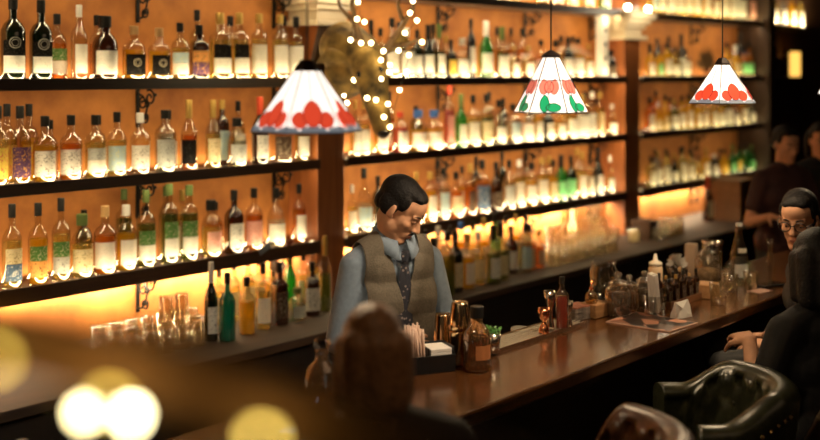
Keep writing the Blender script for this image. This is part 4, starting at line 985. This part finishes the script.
# ------------------------------------------------------------------ bar chairs
def bar_chair(loc, rz, mat, label, nails=True, hb=.54, R=.25, arm=.80, sz=.66):
    t = thing('bar_chair', label, 'chair', loc, rz, 'tufted leather bar chairs')
    bm = bmesh.new(); lathe(bm, [(0, sz), (.16, sz), (.192, sz + .02), (.196, sz + .05), (.190, sz + .085), (.15, sz + .10), (0, sz + .105)], 28); obj('seat', bm, mat, t)
    bm = bmesh.new(); NA, NV = 72, 12
    grid = []
    for i in range(NA + 1):
        a = -100 + 200 * i / NA            # 0 = straight behind (-y)
        k = min(1, max(0, (abs(a) - 42) / 40)); k = k * k * (3 - 2 * k)
        top = sz + hb * (1 - k) + (hb * arm) * k
        ca, sa = math.sin(R_(a)), -math.cos(R_(a)); colm = []
        lean = .05
        for j in range(NV + 1):            # outside, from bottom to top
            v = j / NV; z = sz - .02 + (top - sz + .02) * v; colm.append((R + .035 + lean * v * (1 - k), z))
        for j in range(1, 7):              # rolled top
            q = math.pi * j / 6; colm.append((R + .0 + lean * (1 - k) + .047 * math.cos(q) - .012, top + .040 * math.sin(q)))
        for j in range(NV + 1):            # tufted inside
            v = 1 - j / NV; z = sz + .02 + (top - sz - .02) * v
            u = a / 200 * 9; w_ = v * 3
            tuft = .020 * (abs(math.cos(math.pi * (u + w_) / 1.0)) ** .5 * abs(math.cos(math.pi * (u - w_) / 1.0)) ** .5) if abs(a) < 85 else .01
            colm.append((R - .045 + lean * v * (1 - k) - tuft, z))
        grid.append([bm.verts.new((ca * r, sa * r, z)) for r, z in colm])
    n = len(grid[0])
    for a, b in zip(grid[:-1], grid[1:]):
        for j in range(n):
            f = bm.faces.new((a[j], a[(j + 1) % n], b[(j + 1) % n], b[j])); f.smooth = True
    bm.faces.new(grid[0]); bm.faces.new(grid[-1])
    obj('backrest', bm, mat, t)
    bt = bmesh.new()
    for i, a in enumerate((-60, -36, -12, 12, 36, 60)):
        for zz in (.18, .34):
            b1 = bmesh.new(); k = min(1, max(0, (abs(a) - 42) / 40)); v = zz / hb
            if k > .3 and zz > .3: b1.free(); continue
            ball(b1, (math.sin(R_(a)) * (R - .052 + .05 * v * (1 - k)), -math.cos(R_(a)) * (R - .052 + .05 * v * (1 - k)), sz + zz), .011, 8); obj('button', b1, mat, t)
    if nails:
        for i in range(13):
            a = -100 + 4.6 * i; k = min(1, max(0, (abs(a) - 42) / 40)); k = k * k * (3 - 2 * k); top = sz + hb * (1 - k) + hb * arm * k
            b1 = bmesh.new(); ball(b1, (math.sin(R_(a)) * (R + .036 + .05 * (1 - k)), -math.cos(R_(a)) * (R + .036 + .05 * (1 - k)), top - .025), .0055, 8); obj('nailhead', b1, GOLDM, t)
    lw = wood('chair_leg_wood', (.02, .009, .004), (.04, .018, .008), .4, (20, 20, 2))
    for sx in (-1, 1):
        for sy in (-1, 1):
            bm = bmesh.new(); tube(bm, [(sx * .16, sy * .16, sz - .001), (sx * .21, sy * .21, .001)], [.022, .015], 10); obj('leg', bm, lw, t)
    bm = bmesh.new(); tube(bm, [(.2 * math.cos(R_(45 + 90 * k)) * 1.38, .2 * math.sin(R_(45 + 90 * k)) * 1.38, .27) for k in range(5)], .010, 8); obj('foot_ring', bm, lw, t)
    return t
LEA1 = solid('brown_leather', (.085, .032, .014), .32, noise=.4, scale=40, bump=.12)
LEA2 = solid('dark_green_leather', (.035, .036, .018), .28, noise=.4, scale=40, bump=.12)
LEA3 = solid('olive_leather', (.085, .050, .018), .45, noise=.3, scale=20, bump=.1)
c2 = atD(690, 364, 3.65); c1 = atD(570, 405, 3.05)

# ------------------------------------------------------------------ people
SKIN = solid('skin_warm', (.62, .31, .17), .62, noise=.08, scale=30)
HAIRB = solid('black_hair', (.007, .0055, .005), .6, noise=.5, scale=120, bump=.4, spec=.2)
def Rz(a): return Matrix.Rotation(a, 3, 'Z')
def Rx(a): return Matrix.Rotation(a, 3, 'X')
def Ry(a): return Matrix.Rotation(a, 3, 'Y')
def head_prims(c, M, s=1.0, neck=None):
    T = lambda x, y, z: V(c) + M @ (V((x, y, z)) * s)
    def e(x, y, z, a, b, d, rot=None): return ('e', T(x, y, z), (a * s, b * s, d * s), M @ rot if rot else M)
    def c_(p, q, r0, r1): return ('c', T(*p), T(*q), r0 * s, r1 * s)
    pr = [e(0, .015, .036, .074, .097, .084), e(0, -.036, .045, .060, .054, .056), e(0, -.030, -.020, .061, .061, .072), e(-.036, -.050, -.022, .025, .027, .023), e(.036, -.050, -.022, .025, .027, .023),
          e(-.042, -.010, -.058, .020, .036, .036), e(.042, -.010, -.058, .020, .036, .036), e(0, -.044, -.064, .043, .045, .046), e(0, -.074, -.098, .020, .017, .016),
          c_((-.048, .0, -.060), (-.016, -.070, -.102), .016, .015), c_((.048, .0, -.060), (.016, -.070, -.102), .016, .015),
          c_((0, -.084, .014), (0, -.107, -.028), .0075, .0115), e(-.011, -.096, -.033, .0075, .010, .0075), e(.011, -.096, -.033, .0075, .010, .0075),
          c_((-.044, -.072, .021), (-.012, -.084, .019), .009, .009), c_((.044, -.072, .021), (.012, -.084, .019), .009, .009),
          e(0, -.076, -.062, .027, .016, .024), e(0, -.0895, -.058, .020, .007, .006), e(0, -.0885, -.069, .017, .0075, .0065),
          e(-.076, .016, -.006, .0075, .018, .030, Rz(-.35)), e(.076, .016, -.006, .0075, .018, .030, Rz(.35)), e(-.072, .004, -.026, .007, .009, .010), e(.072, .004, -.026, .007, .009, .010)]
    return pr, T
def hand_prims(w, d, n, lefty, curl=.5, s=1.0, spread=.1):
    d = V(d).normalized(); n = V(n); n = (n - d * n.dot(d)).normalized(); sd = d.cross(n) * (1 if lefty else -1)   # sd points to the thumb
    w = V(w); pr = []
    k = s
    for i, (o, L) in enumerate(((.030, .088), (.010, .092), (-.010, .088), (-.028, .080))):
        pr.append(('c', w + sd * o * .6 * k, w + d * L * k + sd * o * k, .014 * k, .0115 * k))
    for i, (o, L) in enumerate(((.032, .070), (.0105, .078), (-.0115, .072), (-.031, .056))):
        b = w + d * (.088, .092, .088, .080)[i] * k + sd * o * k; dd = (d + sd * (o * spread * 20)).normalized(); ang = 0
        for seg, fr in enumerate((.45, .31, .24)):
            ang += curl * (.75, .85, .6)[seg]
            dr = dd * math.cos(ang) + n * math.sin(ang); q = b + dr * L * fr * k
            pr.append(('c', b, q, (.0092, .0085, .0078)[seg] * k, (.0085, .0078, .0066)[seg] * k)); b = q
    b = w + d * .022 * k + sd * .024 * k; d1 = (d * .62 + sd * .70 + n * .3).normalized(); q = b + d1 * .045 * k
    d2 = (d * .85 + sd * .25 + n * .45 * (1 + curl)).normalized(); r = q + d2 * .034 * k; e = r + (d2 + n * curl * .5).normalized() * .026 * k
    pr += [('c', w + sd * .012 * k, q, .016 * k, .0115 * k), ('c', q, r, .0108 * k, .0098 * k), ('c', r, e, .0096 * k, .0075 * k)]
    return pr
def torso_prims(P, C, N, sh, g=1.0, add=0):
    s = (V(sh[1]) - V(sh[0])).normalized(); P, C, N = V(P), V(C), V(N); mid = P.lerp(C, .5)
    pr = [('c', P - s * .075 * g, P + s * .075 * g, .115 * g + add, .115 * g + add), ('c', mid - s * .07 * g, mid + s * .07 * g, .100 * g + add, .100 * g + add), ('c', C - s * .085 * g, C + s * .085 * g, .110 * g + add, .110 * g + add),
          ('c', P - s * .06, C - s * .07, .10 * g + add, .10 * g + add), ('c', P + s * .06, C + s * .07, .10 * g + add, .10 * g + add)]
    up = C.lerp(N, .55)
    pr += [('c', up - s * .08 * g, up + s * .08 * g, .085 * g + add, .085 * g + add), ('c', V(sh[0]), N - s * .03, .058 * g + add, .052 + add), ('c', V(sh[1]), N + s * .03, .058 * g + add, .052 + add)]
    return pr
def person(label, loc, rz, J, shirt, trousers, hair, hairprims, voxel=.006, sleeves='long', g=1.0, skin=SKIN, eyes=True, hs=1.0, female=False):
    """J joints in local space facing -y: pelvis chest neck head(yaw,pitch) sho elb wri (R then L, R=-x) hip knee ank; hand dirs"""
    t = thing('person', label, 'person', loc, rz)
    M = Rz(J['yaw']) @ Rx(J['pitch']) @ Ry(J.get('roll', 0)); hc = V(J['head'])
    hp, T = head_prims(hc, M, hs)
    pr = hp + [('c', V(J['neck']) + V((0, .01, -.05)), T(0, .022, -.05), .056 * g, .052 * hs)] + torso_prims(J['pelvis'], J['chest'], J['neck'], J['sho'], g * .97, -.006)
    for k in (0, 1):
        s_, e_, w_ = V(J['sho'][k]), V(J['elb'][k]), V(J['wri'][k])
        pr += [('c', s_, e_, .048 * g, .038 * g), ('c', e_, w_, .039 * g, .026 * g)]
        pr += hand_prims(w_ + (w_ - e_).normalized() * .012, J['hd'][k], J['hn'][k], k == 1, J['curl'][k])
        h_, kn, an = V(J['hip'][k]), V(J['knee'][k]), V(J['ank'][k])
        pr += [('c', h_, kn, .078 * g, .054 * g), ('c', kn, an, .052 * g, .036 * g), ('c', an + V((0, .03, -.03)), an + V((0, -.13, -.045)), .038, .030)]
    obj('body', blob(pr, voxel, 3, .45), skin, t)
    # shirt
    sp = torso_prims(J['pelvis'], J['chest'], J['neck'], J['sho'], g, .004)
    for k in (0, 1):
        s_, e_, w_ = V(J['sho'][k]), V(J['elb'][k]), V(J['wri'][k])
        if sleeves == 'long': sp += [('c', s_, e_, .063 * g, .053 * g), ('c', e_, w_, .053 * g, .036 * g), ('c', w_.lerp(e_, .06), w_, .039 * g, .037 * g)]
        else: sp += [('c', s_, s_.lerp(e_, .62), .066 * g, .060 * g)]
    obj('shirt', blob(sp, max(voxel, .007), 5, .5), shirt, t)
    tp = [('c', V(J['pelvis']) + V((-.07, 0, 0)), V(J['pelvis']) + V((.07, 0, 0)), .118 * g, .118 * g)]
    for k in (0, 1):
        h_, kn, an = V(J['hip'][k]), V(J['knee'][k]), V(J['ank'][k])
        bare = J.get('bare')
        if bare: tp += [('c', h_, h_.lerp(kn, .55), .092 * g, .078 * g)]
        else: tp += [('c', h_, kn, .092 * g, .068 * g), ('c', kn, an.lerp(kn, .05), .066 * g, .055 * g)]
    obj('trousers', blob(tp, .010, 4), trousers, t)
    for k in (0, 1):
        an = V(J['ank'][k]); obj('shoe', blob([('c', an + V((0, .035, -.035)), an + V((0, -.14, -.050)), .046, .036), ('c', an, an + V((0, -.05, -.03)), .045, .045)], .010, 3), BLACK, t)
    hm = hairprims(T, M, hs)
    obj('hair', blob(hm, max(.005, voxel), 3), hair, t)
    if eyes:
        ew = solid('eye_white', (.55, .45, .38), .3); er = solid('iris_dark', (.012, .008, .006), .2); lid = skin; br = hair
        for s_ in (-1, 1):
            bm = bmesh.new(); ball(bm, T(.031 * s_, -.0735, .003), .0120 * hs, 12); ob = obj('eye', bm, ew, t)
            bm = bmesh.new(); ball(bm, T(.031 * s_, -.0812, .000), .0056 * hs, 8); obj('iris', bm, er, ob)
            bm = bmesh.new(); ball(bm, T(.031 * s_, -.0735 if not J.get('down') else -.0728, .0062 if not J.get('down') else .0030), .0126 * hs, 14); obj('eyelid', bm, skin, t)
            bm = bmesh.new(); tube(bm, [T(.013 * s_, -.0915, .025), T(.030 * s_, -.0865, .030), T(.050 * s_, -.072, .025)], [.0028, .0032, .0016], 6); obj('eyebrow', bm, br, t)
        obj('lips', blob([('e', T(0, -.0955, -.059), (.020 * hs, .0042, .0040), M), ('e', T(0, -.0945, -.068), (.017 * hs, .0045, .0046), M)], .003, 2), solid('lips', (.42, .16, .11), .45), t)
    return t, T, M
def short_hair(T, M, s):
    e = lambda x, y, z, a, b, c: ('e', T(x, y, z), (a * s, b * s, c * s), M)
    return [e(0, .030, .052, .079, .094, .080), e(0, -.012, .086, .062, .062, .036), e(-.028, -.044, .086, .026, .026, .017), e(.028, -.044, .086, .026, .026, .017), e(0, .085, .0, .056, .032, .050),
            e(-.066, .040, .008, .015, .044, .046), e(.066, .040, .008, .015, .044, .046), e(-.067, -.012, .045, .0105, .022, .034), e(.067, -.012, .045, .0105, .022, .034)]
def bob_hair(T, M, s):
    return short_hair(T, M, s) + [('c', T(-.075, .04, .02), T(-.08, .035, -.11), .034 * s, .028 * s), ('c', T(.075, .04, .02), T(.08, .035, -.11), .034 * s, .028 * s), ('c', T(0, .085, .02), T(0, .085, -.12), .05 * s, .045 * s), ('c', T(-.045, .075, .02), T(-.05, .075, -.12), .05 * s, .04 * s), ('c', T(.045, .075, .02), T(.05, .075, -.12), .05 * s, .04 * s)]

# --- bartender
pb = atD(392, 300, 4.30)
JB = dict(pelvis=(0, .02, .96), chest=(0, .0, 1.26), neck=(0, -.015, 1.455), sho=[(-.158, .0, 1.385), (.158, .0, 1.385)], elb=[(-.225, .0, 1.11), (.225, -.02, 1.125)], wri=[(-.09, -.155, 1.13), (.21, -.16, 1.175)], down=True,
          hip=[(-.09, .02, .92), (.09, .02, .92)], knee=[(-.10, -.0, .50), (.10, .0, .50)], ank=[(-.11, .03, .09), (.11, .03, .09)], head=(.005, -.060, 1.590), yaw=R_(46), pitch=R_(36), hd=[(1, -.12, .0), (.10, -1, -.02)], hn=[(0, .9, -.4), (-.5, .1, -.85)], curl=[.4, .5])
SHIRTB = solid('blue_grey_shirt', (.20, .255, .325), .8, noise=.12, scale=60, sheen=.3)
BROT = R_(-22)
t, T, M = person('bartender in grey vest, blue shirt and patterned tie looking down', (pb.x, pb.y, 0), BROT, JB, SHIRTB, solid('dark_trousers', (.02, .018, .016), .8), HAIRB, short_hair, .0040, hs=.93, g=.88)
VEST = solid('grey_brown_vest', (.135, .110, .078), .85, noise=.2, scale=140, bump=.15)
vp = torso_prims(JB['pelvis'], JB['chest'], JB['neck'], [(-.140, .0, 1.395), (.140, .0, 1.395)], .90, .014)
vm = blob(vp, .007, 6)
zv = 1.20; kv = .23; ax = .142
b5 = bmesh.new(); b5.from_mesh(vm)
def bis(co, no, cond):
    fs = [f for f in b5.faces if cond(f.calc_center_median())]
    g = set(fs)
    for f in fs: g.update(f.edges); g.update(f.verts)
    bmesh.ops.bisect_plane(b5, geom=list(g), plane_co=co, plane_no=no)
for s_ in (-1, 1):
    bis((0, 0, zv), (s_, 0, -kv), lambda p: p.y < .03 and p.z > zv - .03)
    bis((s_ * ax, 0, 0), (1, 0, 0), lambda p: p.z > 1.14)
    bis((s_ * .072, 0, 1.43), (1, 0, 0), lambda p: p.z > 1.38)
bis((0, 0, .92), (0, 0, 1), lambda p: True); bis((0, 0, 1.20), (0, 0, 1), lambda p: abs(p.x) > .1)
def vcut(p):
    if p.z < .92: return True
    if abs(p.x) < .072 and p.z > 1.425: return True
    if p.y < .03 and p.z > zv and abs(p.x) < (p.z - zv) * kv: return True
    if abs(p.x) > ax and p.z > 1.20: return True
    return False
bmesh.ops.delete(b5, geom=[f for f in b5.faces if vcut(f.calc_center_median())], context='FACES')
b5.to_mesh(vm); b5.free()
ov = obj('vest', vm, VEST, t); sd = ov.modifiers.new('s', 'SOLIDIFY'); sd.thickness = .005; sd.offset = 1
dg = bpy.context.evaluated_depsgraph_get()
def front_y(z, x=0):   # y of the vest front at height z
    best = None
    for v in vm.vertices:
        if abs(v.co.z - z) < .012 and abs(v.co.x - x) < .02 and v.co.y < 0: best = v.co.y if best is None else min(best, v.co.y)
    return best if best is not None else -.12
for z in (1.15, 1.08, 1.01, .95):
    bm = bmesh.new(); ball(bm, (.006, front_y(z) - .007, z), (.0075, .004, .0075), 10); obj('button', bm, BLACK, t)
bm = bmesh.new(); tube(bm, [(.0, front_y(z, 0) - .004, z) for z in (1.17, 1.12, 1.06, 1.0, .93)], .0022, 6); obj('vest_placket', bm, solid('vest_dark', (.035, .028, .02), .8), t)
# shirt front lies below the vest; collar, tie
bm = bmesh.new(); nk = V((0, -.02, 1.475)); N = 28
grid = []
for i in range(N + 1):
    a = R_(-78 + (360 - 24) * i / N) if False else R_(-90 + 14 + (360 - 28) * i / N)
    ca, sa = math.cos(a), math.sin(a); fr = max(0, -sa)
    r = .064; zt_ = 1.520 - .045 * fr; grid.append([bm.verts.new((ca * r * .98, -.008 + sa * r, zt_)), bm.verts.new((ca * (r + .008), -.010 + sa * (r + .010), zt_ + .003)), bm.verts.new((ca * (r + .026 + .012 * fr), -.012 + sa * (r + .030 + .012 * fr), zt_ - .040 - .030 * fr ** 3))])
for a, b in zip(grid[:-1], grid[1:]):
    for j in (0, 1): bm.faces.new((a[j], a[j + 1], b[j + 1], b[j])).smooth = True
oc = obj('collar', bm, SHIRTB, t); sd = oc.modifiers.new('s', 'SOLIDIFY'); sd.thickness = .004
m, n, l, out = nt('patterned_tie'); b = n.new('ShaderNodeBsdfPrincipled'); l.new(b.outputs[0], out.inputs[0]); b.inputs['Roughness'].default_value = .6
tc = n.new('ShaderNodeTexCoord'); vz = n.new('ShaderNodeTexVoronoi'); vz.inputs['Scale'].default_value = 55; l.new(tc.outputs['Object'], vz.inputs['Vector'])
r_ = n.new('ShaderNodeValToRGB'); r_.color_ramp.elements[0].color = (.30, .24, .22, 1); r_.color_ramp.elements[1].color = (.022, .024, .035, 1); r_.color_ramp.elements[0].position = .18; r_.color_ramp.elements[1].position = .32
l.new(vz.outputs['Distance'], r_.inputs[0]); l.new(r_.outputs[0], b.inputs['Base Color'])
sm = t.children[1].data
def sy(z):
    ys = [v.co.y for v in sm.vertices if abs(v.co.z - z) < .012 and abs(v.co.x) < .02]
    return min(ys) if ys else -.1
bm = bmesh.new(); rows = []
for z, w in ((1.445, .016), (1.425, .019), (1.405, .013), (1.395, .015), (1.34, .024), (1.27, .029), (1.19, .033), (1.14, .034)):
    y = min(sy(z), -.075 if z > 1.38 else 0) - (.014 if z > 1.4 else .009)
    rows.append([bm.verts.new((-w, y + .005, z)), bm.verts.new((0, y - .004, z)), bm.verts.new((w, y + .005, z)), bm.verts.new((0, y + .012, z))])
for a, b in zip(rows[:-1], rows[1:]):
    for j in range(4): bm.faces.new((a[j], a[(j + 1) % 4], b[(j + 1) % 4], b[j]))
bm.faces.new(rows[0]); bm.faces.new(rows[-1]); obj('tie', bm, m, t)
# moustache
bm = bmesh.new(); tube(bm, [T(-.024, -.088, -.055), T(-.012, -.0955, -.050), T(0, -.0985, -.0485), T(.012, -.0955, -.050), T(.024, -.088, -.055)], [.002, .0035, .0042, .0035, .002], 6); obj('moustache', bm, HAIRB, t)

# --- customer in front (back of the head)
pc = atD(379, 361, 2.50)
def seated(hz, dx=0, lean=.0, hx=0):
    d = hz - 1.47   # shift of a seated figure on a bar chair with the seat at .80
    return dict(pelvis=(0, .06, .90 + d), chest=(0, .02 - lean * .5, 1.13 + d), neck=(0, .0 - lean, 1.31 + d), sho=[(-.18, .02 - lean, 1.25 + d), (.18, .02 - lean, 1.25 + d)], elb=[(-.24, -.12 - lean, 1.02 + d), (.24, -.12 - lean, 1.02 + d)], wri=[(-.14, -.33 - lean, 1.0 + d), (.14, -.33 - lean, 1.0 + d)],
                hip=[(-.09, .02, .88 + d), (.09, .02, .88 + d)], knee=[(-.12, -.36, .86 + d), (.12, -.36, .86 + d)], ank=[(-.12, -.28, .44 + d), (.12, -.28, .44 + d)], head=(hx, -.03 - lean, 1.47 + d), yaw=0, pitch=R_(8), hd=[(.3, -.9, 0), (-.3, -.9, 0)], hn=[(.2, 0, -1), (-.2, 0, -1)], curl=[.4, .4])
J = seated(1.47); J['yaw'] = R_(-24); J['elb'] = [(-.22, -.08, 1.03), (.22, -.08, 1.03)]; J['wri'] = [(-.12, -.24, 1.15), (.12, -.24, 1.15)]
HAIRBR = solid('brown_hair', (.24, .11, .042), .5, noise=.5, scale=90, bump=.4)
person('customer seen from behind with blurred short brown hair in front of the bar', (pc.x, pc.y - .0, pc.z - 1.455), R_(164), J, solid('dark_jacket', (.012, .009, .008), .8), solid('dark_trousers', (.02, .018, .016), .8), HAIRBR, bob_hair, .007, hs=.83, eyes=False, g=.95)
seatd = pc.z - 1.455
# --- man with glasses at the far end
pg = atD(806, 220, 4.86)
J = seated(1.47); J['pitch'] = R_(14); J['yaw'] = R_(66); J['wri'] = [(-.10, -.13, .955), (.10, -.13, .955)]; J['elb'] = [(-.23, .07, 1.03), (.23, .07, 1.03)]
tg, T, M = person('man with glasses and dark short hair leaning at the far bar end', (pg.x, pg.y, pg.z - 1.47), R_(180 + 30), J, solid('charcoal_shirt', (.012, .009, .008), .8), MC['dark_trousers'], HAIRB, short_hair, .0055, hs=.98, g=.95)
gm = BLACK
bm = bmesh.new()
for s_ in (-1, 1):
    tube(bm, [T(.034 * s_ + .026 * math.cos(a), -.100 + .012 * abs(math.cos(a)) * 0, .002 + .020 * math.sin(a)) for a in [2 * math.pi * k / 16 for k in range(17)]], .0022, 6)
    tube(bm, [T(.060 * s_, -.099, .006), T(.078 * s_, -.05, .008), T(.082 * s_, .01, .006)], .0022, 6)
tube(bm, [T(-.008, -.100, .006), T(0, -.106, .009), T(.008, -.100, .006)], .0022, 6)
obj('eyeglasses', bm, gm, tg)
# --- dark haired customer seated nearer, cut by the frame
pd = atD(822, 268, 4.05)
J = seated(1.47); J['elb'] = [(-.24, -.05, .98), (.26, -.02, .99)]; J['wri'] = [(-.12, -.24, 1.16), (.14, -.22, 1.16)]; J['bare'] = True; J['yaw'] = R_(-25)
J['knee'] = [(-.10, -.40, .90), (.12, -.38, .90)]
person('dark haired customer in black short sleeved top at the right edge', (pd.x, pd.y, pd.z - 1.46), R_(152), J, solid('black_top', (.006, .005, .005), .9), solid('black_shorts', (.006, .005, .005), .9), HAIRB, bob_hair, .007, sleeves='short', eyes=False)
# --- two members of staff in the dark behind the bar
JS = dict(JB); JS = {k: (list(v) if isinstance(v, list) else v) for k, v in JB.items()}
JS.update(head=(0, -.04, 1.615), yaw=0, pitch=R_(12), elb=[(-.27, -.02, 1.10), (.27, -.02, 1.10)], wri=[(-.22, -.20, 1.16), (.22, -.20, 1.16)], hd=[(0, -1, 0), (0, -1, 0)], hn=[(0, 0, -1), (0, 0, -1)], curl=[.4, .4])
ps = atD(783, 150, 7.7)
person('staff member in dark red shirt standing behind the far bar end', (ps.x, ps.y, 0), R_(-35), JS, solid('maroon_shirt', (.045, .012, .010), .8), MC['dark_trousers'], HAIRB, short_hair, .008, sleeves='short')
pq = atD(820, 162, 8.2)
JQ = dict(JS); person('dark haired staff member at the right frame edge behind the bar', (pq.x, pq.y, 0), R_(-60), JQ, solid('black_shirt', (.008, .007, .007), .9), MC['dark_trousers'], HAIRB, bob_hair, .008, sleeves='short')

# --- chairs: one under each seated guest and two free ones
bar_chair((c1.x, c1.y, 0), R_(45), LEA1, 'brown tufted leather bar chair at the bottom of the frame', hb=.455, arm=.45)
bar_chair((c2.x, c2.y, 0), R_(42), LEA2, 'dark green tufted leather bar chair with nailheads, right', hb=.43, arm=.80)
bar_chair((pc.x, pc.y - .05, 0), R_(8), LEA1, 'brown leather bar chair under the customer seen from behind', False, hb=.34, arm=.35)
bar_chair((pd.x - .03, pd.y - .06, 0), R_(-28), LEA3, 'olive leather bar chair under the customer at the right edge', False, hb=.40, arm=.30, sz=.60)
bar_chair((pg.x + .01, pg.y - .06, 0), R_(30), LEA1, 'leather bar chair under the man with glasses', False, hb=.34, arm=.35)

# ------------------------------------------------------------------ near rail with fairy lights, far out of focus
rp = [(-160, 322), (-40, 330), (40, 346), (120, 366), (210, 392), (320, 424), (420, 458), (560, 510)]
pts = [atD(a, b, .62 + .0006 * i) for i, (a, b) in enumerate(rp)]
t = thing('hand_rail', 'blurred dark wooden rail very close to the viewer', 'rail', (0, 0, 0))
bm = bmesh.new(); tube(bm, pts, .0205, 16); obj('rail', bm, solid('rail_wood', (.13, .055, .011), .7), t)
bm = bmesh.new(); e = pts[-1]; tube(bm, [e + V((0, 0, -.021)), V((e.x, e.y, .001))], .014, 10); obj('post', bm, MC['rail_wood'], t)
ND = .585
o0 = atD(100, 400, ND); t = thing('fairy_lights', 'blurred yellow fairy lights hanging on the near rail', 'string lights', o0)
wp = [atD(a, b, ND - .002) for a, b in ((-120, 346), (-6, 350), (40, 376), (84, 402), (108, 392), (133, 404), (200, 408), (262, 432), (400, 470))]
bm = bmesh.new(); tube(bm, [p - o0 for p in wp], .0013, 6); obj('wire', bm, solid('dark_wire', (.02, .018, .01), .6), t)
for a, b, dd, s_, st, cc in ((-4, 357, .585, .0040, 8, (1, .66, .10)), (84, 413, .80, .0060, 22, (1, .82, .40)), (131, 415, .78, .0066, 30, (1, .86, .46)), (110, 402, .585, .0038, 8, (1, .66, .12)), (262, 440, .585, .0040, 12, (1, .68, .13))):
    bm = bmesh.new(); ball(bm, atD(a, b, dd) - o0, s_, 12); obj('bulb', bm, emission('near_bulb_%d' % st, cc, st), t)
    if dd > .6: bm = bmesh.new(); tube(bm, [atD(a, b, dd) - o0 + V((0, 0, s_)), atD(108, 392, ND) - o0], .001, 5); obj('wire', bm, MC['dark_wire'], t)
    point('near_glow', atD(a, b, ND) + V((-.014 * CA, -.014 * SA, .012)), .032, (1, .72, .28), .004)

# ------------------------------------------------------------------ added fill lights: unseen spots on the bar and people, plus soft area fill
spot('fill_spot', (3.1, 1.2, 3.25), (3.2, 2.75, 1.4), 130, (1, .80, .58), 40)
spot('fill_spot', (4.6, 1.6, 3.25), (4.5, 2.45, 1.0), 95, (1, .78, .50), 34)
spot('fill_spot', (1.3, .7, 3.25), (pc.x, pc.y + .1, pc.z), 17, (1, .66, .36), 26)  # added to brighten the near customer's hair
spot('fill_spot', (6.4, 1.6, 3.25), (6.0, 2.5, 1.0), 26, (1, .70, .42), 32)
area('ceiling_fill', (3.0, .2, 3.2), 3, 1.5, 6, (1, .66, .38), (R_(25), 0, 0))  # unseen frontal fill added from the customer side
# ------------------------------------------------------------------ camera, world, colour
cd = bpy.data.cameras.new('camera'); cam = bpy.data.objects.new('camera', cd); col.objects.link(cam)
cd.sensor_width = 36; cd.lens = F * 36 / 820; cd.shift_y = -(220 - YH) / 820; cd.clip_start = .05
cam.location = (0, 0, CZ)
cam.rotation_euler = V((CA, SA, 0)).to_track_quat('-Z', 'Y').to_euler()
cd.dof.use_dof = True; cd.dof.focus_distance = 4.4; cd.dof.aperture_fstop = 1.28
sc.camera = cam
w = bpy.data.worlds.new('world'); sc.world = w; w.use_nodes = True
w.node_tree.nodes['Background'].inputs[0].default_value = (1, .6, .35, 1); w.node_tree.nodes['Background'].inputs[1].default_value = .012
sc.view_settings.view_transform = 'Standard'; sc.view_settings.look = 'None'; sc.view_settings.exposure = 0
cy = sc.cycles
cy.use_denoising = True; cy.max_bounces = 8; cy.diffuse_bounces = 3; cy.glossy_bounces = 3; cy.transmission_bounces = 4; cy.transparent_max_bounces = 28
cy.sample_clamp_indirect = 4; cy.caustics_reflective = False; cy.caustics_refractive = False; cy.use_adaptive_sampling = False
